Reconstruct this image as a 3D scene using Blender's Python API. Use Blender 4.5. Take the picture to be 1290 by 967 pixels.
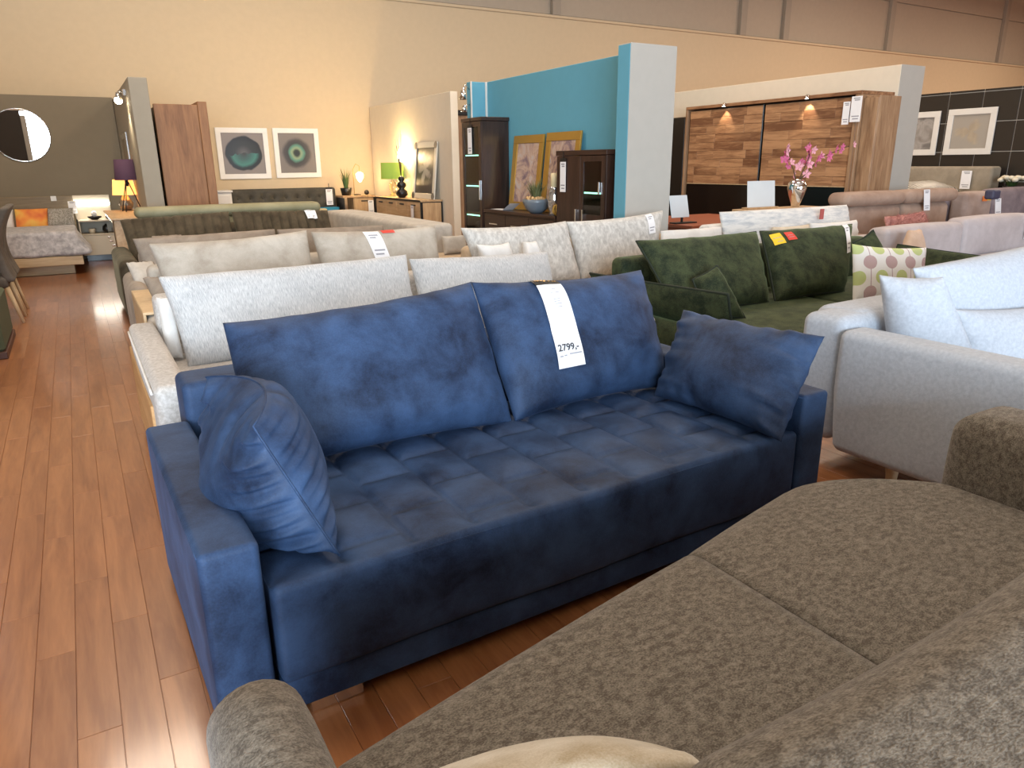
import bpy, bmesh, math, random
from mathutils import Vector, Matrix
random.seed(7)
sc = bpy.context.scene
for o in list(bpy.data.objects): bpy.data.objects.remove(o)
C = sc.collection

# ---------------------------------------------------------------- camera
cam_d = bpy.data.cameras.new('camera'); cam = bpy.data.objects.new('camera', cam_d); C.objects.link(cam)
cam_d.sensor_width = 36; cam_d.lens = 910/1290*36; cam_d.clip_start = 0.02; cam_d.clip_end = 200
ya, pi_, ro = map(math.radians, (30.38, 16.98, -0.605))
fw = Vector((math.sin(ya)*math.cos(pi_), math.cos(ya)*math.cos(pi_), -math.sin(pi_)))
rt = Vector((math.cos(ya), -math.sin(ya), 0)); up = rt.cross(fw)
rt2 = rt*math.cos(ro)+up*math.sin(ro); up2 = -rt*math.sin(ro)+up*math.cos(ro)
M3 = Matrix((rt2, up2, -fw)).transposed()
cam.matrix_world = Matrix.Translation((0, 0, 1.5)) @ M3.to_4x4()
sc.camera = cam

# ---------------------------------------------------------------- world, lights, exposure
w = bpy.data.worlds.new('world'); sc.world = w; w.use_nodes = True
w.node_tree.nodes['Background'].inputs[0].default_value = (0.80, 0.88, 1, 1)
w.node_tree.nodes['Background'].inputs[1].default_value = 0.6
sc.view_settings.view_transform = 'Standard'; sc.view_settings.look = 'None'
sc.view_settings.gamma = 1; sc.view_settings.use_curve_mapping = False
sc.view_settings.exposure = 0.35

def area(name, loc, target, sx, sy, power, col, spread=180):
    d = bpy.data.lights.new(name, 'AREA'); d.shape = 'RECTANGLE'; d.size = sx; d.size_y = sy
    d.energy = power; d.color = col; d.spread = math.radians(spread)
    o = bpy.data.objects.new(name, d); C.objects.link(o); o.location = loc
    o.rotation_euler = (Vector(target)-Vector(loc)).to_track_quat('-Z', 'Y').to_euler(); return o
def point(name, loc, power, col, r=0.04):
    d = bpy.data.lights.new(name, 'POINT'); d.energy = power; d.color = col; d.shadow_soft_size = r
    o = bpy.data.objects.new(name, d); C.objects.link(o); o.location = loc; return o
def spot(name, loc, target, power, col, ang=60, blend=.6, r=.03):
    d = bpy.data.lights.new(name, 'SPOT'); d.energy = power; d.color = col; d.spot_size = math.radians(ang)
    d.spot_blend = blend; d.shadow_soft_size = r
    o = bpy.data.objects.new(name, d); C.objects.link(o); o.location = loc
    o.rotation_euler = (Vector(target)-Vector(loc)).to_track_quat('-Z', 'Y').to_euler(); return o
DAY = (0.72, 0.86, 1.0); WARM = (1.0, 0.74, 0.46); WARM2 = (1.0, 0.83, 0.66)
# shop windows in the front wall behind the camera
area('shop_window_daylight', (-2.6, -6.85, 2.05), (-2.6, 5, 1.6), 6.2, 3.2, 1700, DAY)
area('shop_window_daylight', (6.5, -6.85, 2.05), (6.5, 5, 1.6), 7.2, 3.2, 300, DAY)
# ceiling luminaires of the hall
for x in (0.0, 6.0, 12.0, 19.0, 27.0):
    for y in (3.5, 9.0):
        area('hall_luminaire', (x, y, 6.4), (x, y, 0), 1.6, 1.6, (75 if y < 5 else 160) if x < 15 else 330, WARM2)
for x in (-4, 1.2, 4.0):
    spot('display_spot', (x, 10.6, 5.2), (x+.2, 14.7, 2.0), 110, WARM, 95, 1, .15)

# ---------------------------------------------------------------- material helpers
def nt_new(name):
    m = bpy.data.materials.new(name); m.use_nodes = True
    nt = m.node_tree; b = nt.nodes['Principled BSDF']; return m, nt, b
class NT:
    def __init__(s, nt): s.nt = nt
    def n(s, t, **kw):
        nd = s.nt.nodes.new(t)
        for k, v in kw.items():
            if k.startswith('_'): setattr(nd, k[1:], v)
            else:
                key = int(k[1:]) if k[0] == 'i' and k[1:].isdigit() else k.replace('__', ' ')
                if hasattr(v, 'is_linked'): s.nt.links.new(v, nd.inputs[key])
                else: nd.inputs[key].default_value = v
        return nd
    def math(s, op, a, b=0.0, c=0.0):
        return s.n('ShaderNodeMath', _operation=op, i0=a, i1=b, i2=c).outputs[0]
    def ramp(s, fac, stops, interp='LINEAR'):
        nd = s.nt.nodes.new('ShaderNodeValToRGB'); s.nt.links.new(fac, nd.inputs[0]); cr = nd.color_ramp
        cr.interpolation = interp
        while len(cr.elements) < len(stops): cr.elements.new(.5)
        for e, (p, c) in zip(cr.elements, stops): e.position = p; e.color = (*c, 1)
        return nd.outputs[0]
    def mix(s, f, a, b, mode='MIX'):
        nd = s.nt.nodes.new('ShaderNodeMix'); nd.data_type = 'RGBA'; nd.blend_type = mode
        for i, v in ((0, f), (6, a), (7, b)):
            if hasattr(v, 'is_linked'): s.nt.links.new(v, nd.inputs[i])
            else: nd.inputs[i].default_value = v if i == 0 else (*v, 1)
        return nd.outputs[2]
    def coord(s, kind='Object', scale=(1, 1, 1)):
        t = s.nt.nodes.new('ShaderNodeTexCoord')
        return s.n('ShaderNodeMapping', Vector=t.outputs[kind], Scale=scale).outputs[0]
    def bump(s, h, strength, dist=.01):
        return s.n('ShaderNodeBump', Height=h, Strength=strength, Distance=dist).outputs[0]
MATS = {}
def plain(name, col, rough=.5, metal=0, coat=0, spec=.5, emit=None, es=1, vary=.97):
    if name in MATS: return MATS[name]
    m, nt, b = nt_new(name); T = NT(nt)
    v = T.n('ShaderNodeTexNoise', Vector=T.coord(), Scale=9.0, Detail=3.0).outputs[0]
    c2 = tuple(x*vary for x in col)
    nt.links.new(T.ramp(v, [(.35, c2), (.65, col)]), b.inputs['Base Color'])
    b.inputs['Roughness'].default_value = rough; b.inputs['Metallic'].default_value = metal
    b.inputs['Coat Weight'].default_value = coat; b.inputs['Specular IOR Level'].default_value = spec
    if emit: b.inputs['Emission Color'].default_value = (*emit, 1); b.inputs['Emission Strength'].default_value = es
    MATS[name] = m; return m
def fabric(name, c1, c2, scale=6, stretch=(1, 1, 1), fine=260, bump=.25, sheen=.3, tint=None, rough=.9, lo=.36, hi=.66, coord='Object', detail=6, fmix=.25, distort=.3):
    m, nt, b = nt_new(name); T = NT(nt)
    co = T.coord(coord, stretch)
    a = T.n('ShaderNodeTexNoise', Vector=co, Scale=float(scale), Detail=float(detail), Roughness=.62, Distortion=distort).outputs[0]
    f = T.n('ShaderNodeTexNoise', Vector=co, Scale=float(fine), Detail=2.0).outputs[0]
    s = T.math('MULTIPLY_ADD', T.math('SUBTRACT', f, .5), fmix, a)
    nt.links.new(T.ramp(s, [(lo, c1), (hi, c2)]), b.inputs['Base Color'])
    nt.links.new(T.bump(T.math('ADD', f, a), bump, .004), b.inputs['Normal'])
    b.inputs['Roughness'].default_value = rough; b.inputs['Specular IOR Level'].default_value = .25
    b.inputs['Sheen Weight'].default_value = sheen; b.inputs['Sheen Roughness'].default_value = .4
    b.inputs['Sheen Tint'].default_value = (*(tint or c2), 1)
    MATS[name] = m; return m
def wood(name, c1, c2, axis=0, scale=1., rough=.5, coat=0, rnd=0):
    m, nt, b = nt_new(name); T = NT(nt)
    st = [9*scale]*3; st[axis] = .9*scale
    co = T.coord('Object', tuple(st))
    if rnd:
        oi = nt.nodes.new('ShaderNodeObjectInfo')
        off = T.n('ShaderNodeVectorMath', _operation='SCALE', i0=(37, 19, 53)); nt.links.new(oi.outputs['Random'], off.inputs['Scale'])
        co = T.n('ShaderNodeVectorMath', _operation='ADD', i0=co, i1=off.outputs[0]).outputs[0]
    a = T.n('ShaderNodeTexNoise', Vector=co, Scale=1.6, Detail=5.0, Roughness=.6, Distortion=.8).outputs[0]
    g = T.n('ShaderNodeTexNoise', Vector=co, Scale=9.0, Detail=3.0).outputs[0]
    s = T.math('MULTIPLY_ADD', T.math('SUBTRACT', g, .5), .35, a)
    if rnd: s = T.math('ADD', s, T.math('MULTIPLY_ADD', oi.outputs['Random'], rnd, -rnd/2))
    nt.links.new(T.ramp(s, [(.3, c1), (.7, c2)]), b.inputs['Base Color'])
    nt.links.new(T.bump(g, .08, .002), b.inputs['Normal'])
    b.inputs['Roughness'].default_value = rough; b.inputs['Coat Weight'].default_value = coat
    b.inputs['Coat Roughness'].default_value = .13
    MATS[name] = m; return m
def glassm(name, col=(1, 1, 1), rough=.02, trans=1.0):
    m, nt, b = nt_new(name); b.inputs['Base Color'].default_value = (*col, 1); b.inputs['Roughness'].default_value = rough
    b.inputs['Transmission Weight'].default_value = trans; b.inputs['IOR'].default_value = 1.3; MATS[name] = m; return m

# ---------------------------------------------------------------- mesh helpers
class MB:
    def __init__(s): s.v = []; s.f = []; s.sm = []
    def add(s, vs, fs, smooth=False):
        k = len(s.v); s.v += [tuple(v) for v in vs]
        for f in fs: s.f.append(tuple(i+k for i in f)); s.sm.append(smooth)
        return s
    def box(s, x0, x1, y0, y1, z0, z1):
        vs = [(x, y, z) for x in (x0, x1) for y in (y0, y1) for z in (z0, z1)]
        return s.add(vs, [(0, 1, 3, 2), (4, 6, 7, 5), (0, 4, 5, 1), (2, 3, 7, 6), (0, 2, 6, 4), (1, 5, 7, 3)])
    def bbox(s, x0, x1, y0, y1, z0, z1, r=.004):      # box with small chamfers (24 vertices)
        bm = bmesh.new(); bmesh.ops.create_cube(bm, size=1)
        for v in bm.verts: v.co = ((x0+x1)/2+v.co.x*(x1-x0), (y0+y1)/2+v.co.y*(y1-y0), (z0+z1)/2+v.co.z*(z1-z0))
        bmesh.ops.bevel(bm, geom=bm.edges[:], offset=r, segments=1, affect='EDGES')
        bm.verts.index_update(); s.add([v.co[:] for v in bm.verts], [[v.index for v in f.verts] for f in bm.faces]); bm.free(); return s
    def tube(s, pts, r, n=8, r1=None, cap=True):
        pts = [Vector(p) for p in pts]; k0 = len(pts); vs = []; fs = []
        for i, p in enumerate(pts):
            d = (pts[min(i+1, k0-1)]-pts[max(i-1, 0)]).normalized()
            a = d.orthogonal().normalized() if i == 0 else (a - d*a.dot(d)).normalized()
            b = d.cross(a); rr = r if r1 is None else r+(r1-r)*i/(k0-1)
            for j in range(n):
                t = 2*math.pi*j/n; vs.append(p+(a*math.cos(t)+b*math.sin(t))*rr)
        for i in range(k0-1):
            for j in range(n): fs.append((i*n+j, i*n+(j+1) % n, (i+1)*n+(j+1) % n, (i+1)*n+j))
        if cap: fs.append(tuple(range(n))[::-1]); fs.append(tuple((k0-1)*n+j for j in range(n)))
        return s.add(vs, fs, True)
    def lathe(s, cx, cy, prof, n=24, cap=True):
        vs = []; fs = []; k = len(prof)
        for r, z in prof:
            for j in range(n):
                t = 2*math.pi*j/n; vs.append((cx+r*math.cos(t), cy+r*math.sin(t), z))
        for i in range(k-1):
            for j in range(n): fs.append((i*n+j, i*n+(j+1) % n, (i+1)*n+(j+1) % n, (i+1)*n+j))
        if cap: fs.append(tuple(range(n))[::-1]); fs.append(tuple((k-1)*n+j for j in range(n)))
        return s.add(vs, fs, True)
    def disc(s, c, a, b, ra, rb=None, th=.02, n=40):   # flat cylinder with axes a, b
        c, a, b = Vector(c), Vector(a), Vector(b); nn = a.cross(b).normalized(); rb = rb or ra; vs = []
        for k in (0, 1):
            for j in range(n):
                t = 2*math.pi*j/n; vs.append(c+a*math.cos(t)*ra+b*math.sin(t)*rb+nn*th*k)
        fs = [tuple(range(n))[::-1], tuple(range(n, 2*n))]+[(j, (j+1) % n, n+(j+1) % n, n+j) for j in range(n)]
        return s.add(vs, fs)
    def sphere(s, c, r, n=14, m=9, sz=1.0):
        prof = [(max(r*math.sin(math.pi*i/m), 1e-4), c[2]-r*sz*math.cos(math.pi*i/m)) for i in range(m+1)]
        return s.lathe(c[0], c[1], prof, n)
    def mesh(s, name):
        me = bpy.data.meshes.new(name); me.from_pydata(s.v, [], s.f); me.polygons.foreach_set('use_smooth', s.sm); me.update(); return me
def obj(name, mb, m, parent=None, uv=None):
    """mesh built in world coordinates; a child of an Empty at L gets location -L, a sub-part 0"""
    if isinstance(mb, MB):
        if parent is None:                              # origin to the base centre
            xs, ys, zs = zip(*mb.v); c = Vector(((min(xs)+max(xs))/2, (min(ys)+max(ys))/2, min(zs)))
            mb.v = [tuple(Vector(v)-c) for v in mb.v]
        else: c = Vector((0, 0, 0))
        me = mb.mesh(name)
    else: me = mb; c = Vector((0, 0, 0))
    o = bpy.data.objects.new(name, me); C.objects.link(o)
    if m: me.materials.append(m)
    if parent is not None:
        o.parent = parent
        if parent.type == 'EMPTY': o.location = -Vector(parent['_l'])
        elif parent.parent is None: o.location = -Vector(parent.location)
    else: o.location = c
    if uv:
        ul = me.uv_layers.new(name='uv')
        for l in me.loops: ul.data[l.index].uv = uv[l.vertex_index]
    return o
def tag(o, label, cat, group=None):
    o['label'] = label; o['category'] = cat
    if group: o['group'] = group
    return o
def thing(name, label, cat, loc, group=None):
    o = bpy.data.objects.new(name, None); C.objects.link(o); o.location = loc; o['_l'] = tuple(loc)
    o.empty_display_size = .1
    return tag(o, label, cat, group)
def struct(name, mb, m, parent=None):
    o = obj(name, mb, m, parent)
    if parent is None: o['kind'] = 'structure'
    return o
def axis_samples(lo, hi, r, k):
    e = [r*(1-math.tan(math.radians(t))) for t in (45, 30, 15)]
    a = [lo+x for x in e]; n = max(1, k)
    mid = [lo+r+(hi-lo-2*r)*i/n for i in range(n+1)]
    return a+mid+[hi-x for x in reversed(e)]
def softbox(x0, x1, y0, y1, z0, z1, r=.05, puff=(0, 0, 0), n=(6, 6, 4), fn=None, mb=None):
    r = min(r, (x1-x0)/2.01, (y1-y0)/2.01, (z1-z0)/2.01)
    lo = (x0, y0, z0); hi = (x1, y1, z1); S = [axis_samples(lo[i], hi[i], r, n[i]) for i in range(3)]
    idx = {}; vs = []; fs = []
    def vid(p):
        k = tuple(round(c, 6) for c in p)
        if k in idx: return idx[k]
        q = [min(max(p[i], lo[i]+r), hi[i]-r) for i in range(3)]
        d = Vector((p[0]-q[0], p[1]-q[1], p[2]-q[2])); nn = d.normalized()
        P = [q[i]+nn[i]*r for i in range(3)]
        u = [(2*P[i]-lo[i]-hi[i])/(hi[i]-lo[i]) for i in range(3)]
        b = [max(0, 1-abs(c)**2.5) for c in u]
        for i in range(3):
            j, l = (i+1) % 3, (i+2) % 3
            P[i] += puff[i]*nn[i]*b[j]*b[l]
        P = Vector(P)
        if fn: P = Vector(fn(P, nn))
        idx[k] = len(vs); vs.append(P); return idx[k]
    for ax in range(3):
        j, l = (ax+1) % 3, (ax+2) % 3
        for side in (0, 1):
            c = (lo, hi)[side][ax]
            for a in range(len(S[j])-1):
                for b in range(len(S[l])-1):
                    q = []
                    for (aa, bb) in ((a, b), (a+1, b), (a+1, b+1), (a, b+1)):
                        p = [0, 0, 0]; p[ax] = c; p[j] = S[j][aa]; p[l] = S[l][bb]; q.append(vid(p))
                    fs.append(q if side else q[::-1])
    return (mb or MB()).add(vs, fs, True)
def h1(i): return (math.sin(i*127.1+311.7)*43758.5453) % 1.0
class Pillow:
    """a stuffed cushion spanned by four corners; the front side is towards n = (BR-BL) x (TL-BL)"""
    def __init__(s, BL, BR, TL, TR=None, t=.18, pinch=.07, wr=.006, seed=1, back=.8, ch=0, sag=0.0, pw=2.6, ex=.55, bow=0.0, pu=.45, freq=1.0):
        s.bow = bow; s.pu = pu; s.freq = freq
        s.BL, s.BR, s.TL = Vector(BL), Vector(BR), Vector(TL); s.TR = Vector(TR) if TR else s.BR+s.TL-s.BL
        s.t, s.pinch, s.wr, s.seed, s.back, s.ch, s.sag, s.pw, s.ex = t, pinch, wr, seed, back, ch, sag, pw, ex
        s.n = (s.BR-s.BL).cross(s.TL-s.BL).normalized(); s.W = (s.BR-s.BL).length; s.H = (s.TL-s.BL).length
    def pt(s, u, v, side=1, off=0.0):
        uu = u*(1-s.pinch*s.pu*(1-v*v)*u*u); vv = v*(1-s.pinch*1.2*(1-u*u)*v*v)
        a, b = (uu+1)/2, (vv+1)/2
        p = (s.BL*(1-a)+s.BR*a)*(1-b)+(s.TL*(1-a)+s.TR*a)*b
        h = max(0, (1-abs(u)**s.pw)*(1-abs(v)**s.pw))**s.ex
        h *= 1+.16*(-v)*(1-abs(v))+.06*math.sin(3.1*u+s.seed)*math.cos(2.3*v+s.seed*2)
        e = 0
        for k in range(4):
            ph = h1(s.seed+k)*6.28
            e += math.sin((9+7*k)*s.freq*v+ph+4*h1(s.seed*3+k)*u)*math.exp(-(1-abs(u))/.22)/(1+.4*k)
            e += math.sin((9+6*k)*u+ph*2+3*h1(s.seed*5+k)*v)*math.exp(-(1-abs(v))/.16)/(1+.4*k)
        e *= s.wr*min(1, h*2.2)
        if s.ch: 
            q = (u*.5+.5)*s.ch; q -= math.floor(q); h *= .62+.38*math.sqrt(max(0, 1-(2*q-1)**4))
        k = 1 if side > 0 else -s.back
        p = p+s.n*((h*s.t/2+e)*k+(off if side > 0 else -off))
        p = p-s.n*s.bow*(1-u*u)*(v*.5+.5)**1.5
        p.z -= s.sag*(1-u*u)*(v*.5+.5)
        return p
    def build(s, name, m, label=None, cat='cushion', group=None, parent=None, n=26, mm=20, piping=None):
        def sp(k, N): q = 2*k/N-1; return math.copysign(1-(1-abs(q))**1.6, q)
        N = n if not s.ch else s.ch*8; mb = MB(); vs = []; uv = []; fs = []; ids = {}
        us = [sp(i, N) if not s.ch else 2*i/N-1 for i in range(N+1)]; vv = [sp(j, mm) for j in range(mm+1)]
        for side in (1, -1):
            for i in range(N+1):
                for j in range(mm+1):
                    edge = i in (0, N) or j in (0, mm)
                    if side < 0 and edge: ids[side, i, j] = ids[1, i, j]; continue
                    ids[side, i, j] = len(vs); vs.append(s.pt(us[i], vv[j], side)); uv.append((us[i]*s.W/2, vv[j]*s.H/2))
            for i in range(N):
                for j in range(mm):
                    q = (ids[side, i, j], ids[side, i+1, j], ids[side, i+1, j+1], ids[side, i, j+1])
                    fs.append(q if side > 0 else q[::-1])
        mb.add(vs, fs, True); o = obj(name, mb, m, parent, uv)
        if label: tag(o, label, cat, group)
        s.o = o
        if piping:
            loop = [s.pt(-1+2*i/24, -1) for i in range(24)]+[s.pt(1, -1+2*i/18) for i in range(18)]+[s.pt(1-2*i/24, 1) for i in range(24)]+[s.pt(-1, 1-2*i/18) for i in range(19)]
            obj('piping', MB().tube(loop, .009 if piping is not BLUE else .0035, 6), piping, o)
        return o
    def strip(s, corners, m, name, parent=None, off=.006, k=10, th=.0015):
        """paper lying on the front: corners (u,v) top-left, top-right, bottom-right, bottom-left"""
        (a, b, c, d) = [Vector((*q, 0)) for q in corners]; vs = []; fs = []; K = 4
        for sd in (0, 1):
            for i in range(k+1):
                for j in range(K+1):
                    l = a.lerp(d, i/k); r = b.lerp(c, i/k); q = l.lerp(r, j/K)
                    vs.append(s.pt(q.x, q.y, 1, off+th*sd))
        n1 = (k+1)*(K+1)
        for i in range(k):
            for j in range(K):
                q = (i*(K+1)+j, (i+1)*(K+1)+j, (i+1)*(K+1)+j+1, i*(K+1)+j+1)
                fs.append(tuple(x+n1 for x in q)); fs.append(q[::-1])
        ring = [j for j in range(K+1)]+[i*(K+1)+K for i in range(1, k+1)]+[k*(K+1)+j for j in range(K-1, -1, -1)]+[i*(K+1) for i in range(k-1, 0, -1)]
        for i in range(len(ring)):
            p, q = ring[i], ring[(i+1) % len(ring)]; fs.append((p, q, q+n1, p+n1))
        return obj(name, MB().add(vs, fs), m, parent)
def text_mb(body, size, fnmap, bold=0.0):
    cu = bpy.data.curves.new('t', 'FONT'); cu.body = body; cu.size = size; cu.offset = bold; cu.resolution_u = 3
    o = bpy.data.objects.new('t', cu); C.objects.link(o); bpy.context.view_layer.update()
    me = bpy.data.meshes.new_from_object(o.evaluated_get(bpy.context.evaluated_depsgraph_get()))
    mb = MB().add([fnmap(v.co.x, v.co.y) for v in me.vertices], [tuple(p.vertices) for p in me.polygons])
    bpy.data.objects.remove(o); bpy.data.curves.remove(cu); bpy.data.meshes.remove(me); return mb

# ---------------------------------------------------------------- materials
BLUE = fabric('blue_suede', (.0085, .017, .042), (.040, .080, .172), 4.6, fine=190, bump=.12, sheen=.07, tint=(.3, .45, .85), rough=.6, lo=.33, hi=.66, detail=9, fmix=.14, distort=.25)
GREEN = fabric('green_chenille_velvet', (.009, .016, .008), (.052, .066, .029), 11, fine=150, bump=.2, sheen=.22, tint=(.5, .7, .35), rough=.8, lo=.34, hi=.66, fmix=.45, distort=.15, detail=9)
GREENP = plain('green_piping', (.012, .02, .01), .8)
GREY = fabric('grey_brown_chenille', (.088, .072, .055), (.255, .225, .182), 40, (1, 1.5, 1.3), fine=210, bump=.4, sheen=.25, tint=(.8, .75, .7), lo=.34, hi=.72, fmix=.8, distort=.4, detail=9)
CREAM = fabric('cream_plush', (.42, .34, .22), (.72, .66, .55), 7, fine=300, bump=.2, sheen=.6, tint=(1, .95, .85))
def ribbed(name, c1, c2):
    m, nt, b = nt_new(name); T = NT(nt); co = T.coord('UV', (1, .12, 1))
    a = T.n('ShaderNodeTexNoise', Vector=co, Scale=230.0, Detail=3.0, Roughness=.7).outputs[0]
    big = T.n('ShaderNodeTexNoise', Vector=T.coord('UV'), Scale=5.0, Detail=3.0).outputs[0]
    s = T.math('MULTIPLY_ADD', big, .25, T.math('MULTIPLY', a, .85))
    nt.links.new(T.ramp(s, [(.38, c1), (.66, c2)]), b.inputs['Base Color'])
    nt.links.new(T.bump(a, .55, .004), b.inputs['Normal']); b.inputs['Roughness'].default_value = .95
    b.inputs['Sheen Weight'].default_value = .2; MATS[name] = m; return m
RIB = ribbed('white_ribbed_fabric', (.33, .34, .35), (.61, .61, .605))
BOUCLE = fabric('white_boucle', (.45, .42, .385), (.65, .62, .59), 60, fine=420, bump=.5, sheen=.2)
BEIGE = fabric('beige_grey_velour', (.36, .31, .25), (.52, .47, .40), 5, bump=.15, sheen=.3)
TAUPE = fabric('taupe_velour', (.24, .19, .145), (.35, .29, .23), 5, bump=.15, sheen=.3)
DARKO = fabric('dark_olive_velvet', (.048, .035, .020), (.098, .074, .045), 6, bump=.12, sheen=.15, tint=(.8, .75, .5))
SAGE = fabric('sage_leatherette', (.25, .225, .125), (.34, .31, .19), 3, bump=.08, sheen=.1, rough=.6)
LGREY = fabric('light_grey_weave', (.44, .39, .33), (.56, .51, .44), 8, bump=.25)
CTR = fabric('light_oat_chenille', (.45, .43, .40), (.68, .66, .62), 30, (1, 1, .5), fine=200, bump=.3)
WHITEC = fabric('white_cotton', (.70, .68, .65), (.80, .79, .77), 6, bump=.12)
WBLUE = fabric('white_marbled_fabric', (.42, .45, .48), (.74, .73, .70), 9, (.5, 1, 2.4), bump=.2, lo=.3, hi=.58)
RSOFA = fabric('pale_grey_linen', (.42, .45, .50), (.51, .545, .595), 60, fine=420, bump=.3, sheen=.1)
BROWN = fabric('rosy_brown_velour', (.32, .215, .16), (.42, .30, .23), 4, bump=.1, sheen=.3)
LILAC = fabric('pale_lilac_fabric', (.42, .37, .37), (.52, .47, .47), 4, bump=.15, sheen=.2)
MAUVE = fabric('dark_mauve_velvet', (.17, .13, .14), (.27, .215, .22), 4, bump=.1, sheen=.4)
PINK = fabric('pink_fur', (.42, .18, .15), (.66, .33, .28), 30, fine=200, bump=.9, sheen=.6)
OAKW = wood('light_oak', (.42, .25, .12), (.62, .42, .23), 2, rough=.45)
OAKH = wood('light_oak_sideways', (.42, .26, .13), (.60, .42, .24), 1, rough=.45)
KNOT = wood('rustic_knotty_oak', (.19, .080, .028), (.36, .170, .068), 2, .8, rough=.55)
DARKW = wood('dark_wenge', (.022, .010, .007), (.050, .024, .016), 2, 1.2, rough=.35, coat=.2)
DARKWH = wood('dark_wenge_sideways', (.024, .011, .008), (.055, .026, .017), 1, 1.2, rough=.35, coat=.2)
ACACIA = wood('acacia_strip', (.165, .068, .028), (.46, .245, .118), 1, 1.1, rough=.55, rnd=.38)
ACACV = wood('acacia_board', (.21, .11, .055), (.42, .26, .145), 2, .9, rough=.5)
PALEW = wood('pale_beech', (.56, .38, .20), (.70, .52, .31), 2, 1., rough=.5)
FLOORM = wood('laminate_plank', (.245, .084, .028), (.40, .160, .058), 1, .9, rough=.34, coat=.55, rnd=.17)
WHITE = plain('white_lacquer', (.78, .76, .72), .35)
PAPER = plain('white_paper', (.86, .86, .88), .6)
INK = plain('dark_print', (.05, .05, .06), .7)
BLACK = plain('black_lacquer', (.010, .009, .008), .3)
BLACKM = plain('black_metal', (.012, .012, .012), .45)
CHROME = plain('chrome', (.82, .82, .82), .12, 1)
GOLD = plain('gold_leaf_frame', (.50, .30, .06), .38, .55)
TEAL = plain('teal_paint', (.115, .36, .48), .75)
GREYP = plain('light_grey_paint', (.42, .40, .36), .8)
WHITEP = plain('warm_white_paint', (.74, .66, .53), .85)
BEIGEP = plain('beige_wall_paint', (.60, .475, .315), .9)
UPPERP = plain('upper_wall_panel', (.42, .35, .27), .8)
POSTP = plain('upper_wall_post', (.34, .29, .23), .8)
OLIVEP = plain('olive_grey_paint', (.215, .180, .125), .85)
TILE = plain('black_tile', (.020, .016, .013), .35)
GROUT = plain('pale_grout', (.50, .47, .42), .9)
LED = plain('led_light', (1, 1, 1), .5, emit=(1, .96, .88), es=9)
GLASS = glassm('clear_glass'); GLASSD = glassm('cabinet_glass', (.8, .8, .8))
CARD = plain('pale_card', (.60, .64, .66), .6)
TERRA = plain('terracotta_lacquer', (.33, .085, .038), .4)
RED = plain('red_card', (.68, .05, .03), .6); YEL = plain('yellow_card', (.85, .55, .02), .6)

# ---------------------------------------------------------------- floor
def laminate_far():
    m, nt, b = nt_new('laminate_floor_far'); T = NT(nt)
    co = T.coord('Object'); sp = T.n('ShaderNodeSeparateXYZ', Vector=co)
    sw = T.n('ShaderNodeCombineXYZ', X=sp.outputs[1], Y=sp.outputs[0], Z=0.0).outputs[0]
    br = T.n('ShaderNodeTexBrick', Vector=sw, Scale=1.0, Color1=(.32, .12, .04, 1), Color2=(.24, .08, .026, 1), Mortar=(.08, .025, .01, 1))
    br.inputs['Mortar Size'].default_value = .0015; br.inputs['Brick Width'].default_value = .9; br.inputs['Row Height'].default_value = .11
    g = T.n('ShaderNodeTexNoise', Vector=T.coord('Object', (9, .9, 9)), Scale=2.0, Detail=4.0).outputs[0]
    nt.links.new(T.mix(.5, br.outputs[0], T.ramp(g, [(.3, (.15, .042, .012)), (.7, (.33, .12, .04))])), b.inputs['Base Color'])
    b.inputs['Roughness'].default_value = .34; b.inputs['Coat Weight'].default_value = .55; b.inputs['Coat Roughness'].default_value = .13; return m
floor = struct('floor', MB().box(-10, 36, -7.5, 15, -.12, -.003), laminate_far())
PW, PL = .11, .9
plank_me = MB().bbox(0, PW-.0012, 0, PL-.0015, -.012, 0, .0012).mesh('plank'); plank_me.materials.append(FLOORM)
def plank(x, y):
    o = bpy.data.objects.new('plank', plank_me); C.objects.link(o); o.parent = floor; o.location = Vector((x, y, 0))-floor.location
for i in range(-11, 31):
    st = (0, .3, .6, .15, .5)[i % 5]*1.0
    ys = range(0, 11) if i <= 3 else range(0, 2)
    for j in ys:
        y = .35+j*PL-st+(.0 if i <= 3 else .75)
        if i > 3 and y > 2.3: continue
        if i < -6 and y < 4: continue
        plank(i*PW, y)

# ---------------------------------------------------------------- shell of the hall
struct('wall_back', MB().box(-10, 36, 14.8, 15.0, 0, 4.63), BEIGEP)
up_w = struct('wall_back_upper', MB().box(-10, 36, 14.9, 15.05, 4.63, 7.4), UPPERP)
xs = [-10, 3.0, 9.9, 15.75, 17.4, 22.0, 28.3, 36]
for a, b in zip(xs[:-1], xs[1:]):
    for z0, z1 in ((4.66, 6.0), (6.02, 7.4)): obj('panel', MB().bbox(a+.02, b-.02, 14.86, 14.9, z0, z1, .008), UPPERP, up_w)
for x in xs[1:-1]:
    obj('post', MB().bbox(x-.11, x+.11, 14.74, 14.86, 4.635, 7.4, .01), POSTP, up_w)
struct('trim_1', MB().box(-10, 36, 14.76, 14.86, 4.585, 4.635), BEIGEP)
struct('wall_left', MB().box(-10.2, -10, -7.2, 15, 0, 7.4), BEIGEP)
struct('wall_right', MB().box(36, 36.2, -7.2, 15, 0, 7.4), BEIGEP)
struct('ceiling', MB().box(-10.2, 36.2, -7.2, 15.05, 7.4, 7.6), plain('ceiling_paint', (.62, .56, .47), .9))
wf = MB().box(-10, 36, -7.2, -7.0, 3.7, 7.4).box(-10, 36, -7.2, -7.0, 0, .35).box(-10, -5.5, -7.2, -7, .35, 3.7).box(.9, 2.9, -7.2, -7, .35, 3.7).box(10.2, 36, -7.2, -7, .35, 3.7)
struct('wall_front', wf, WHITEP)
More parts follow.
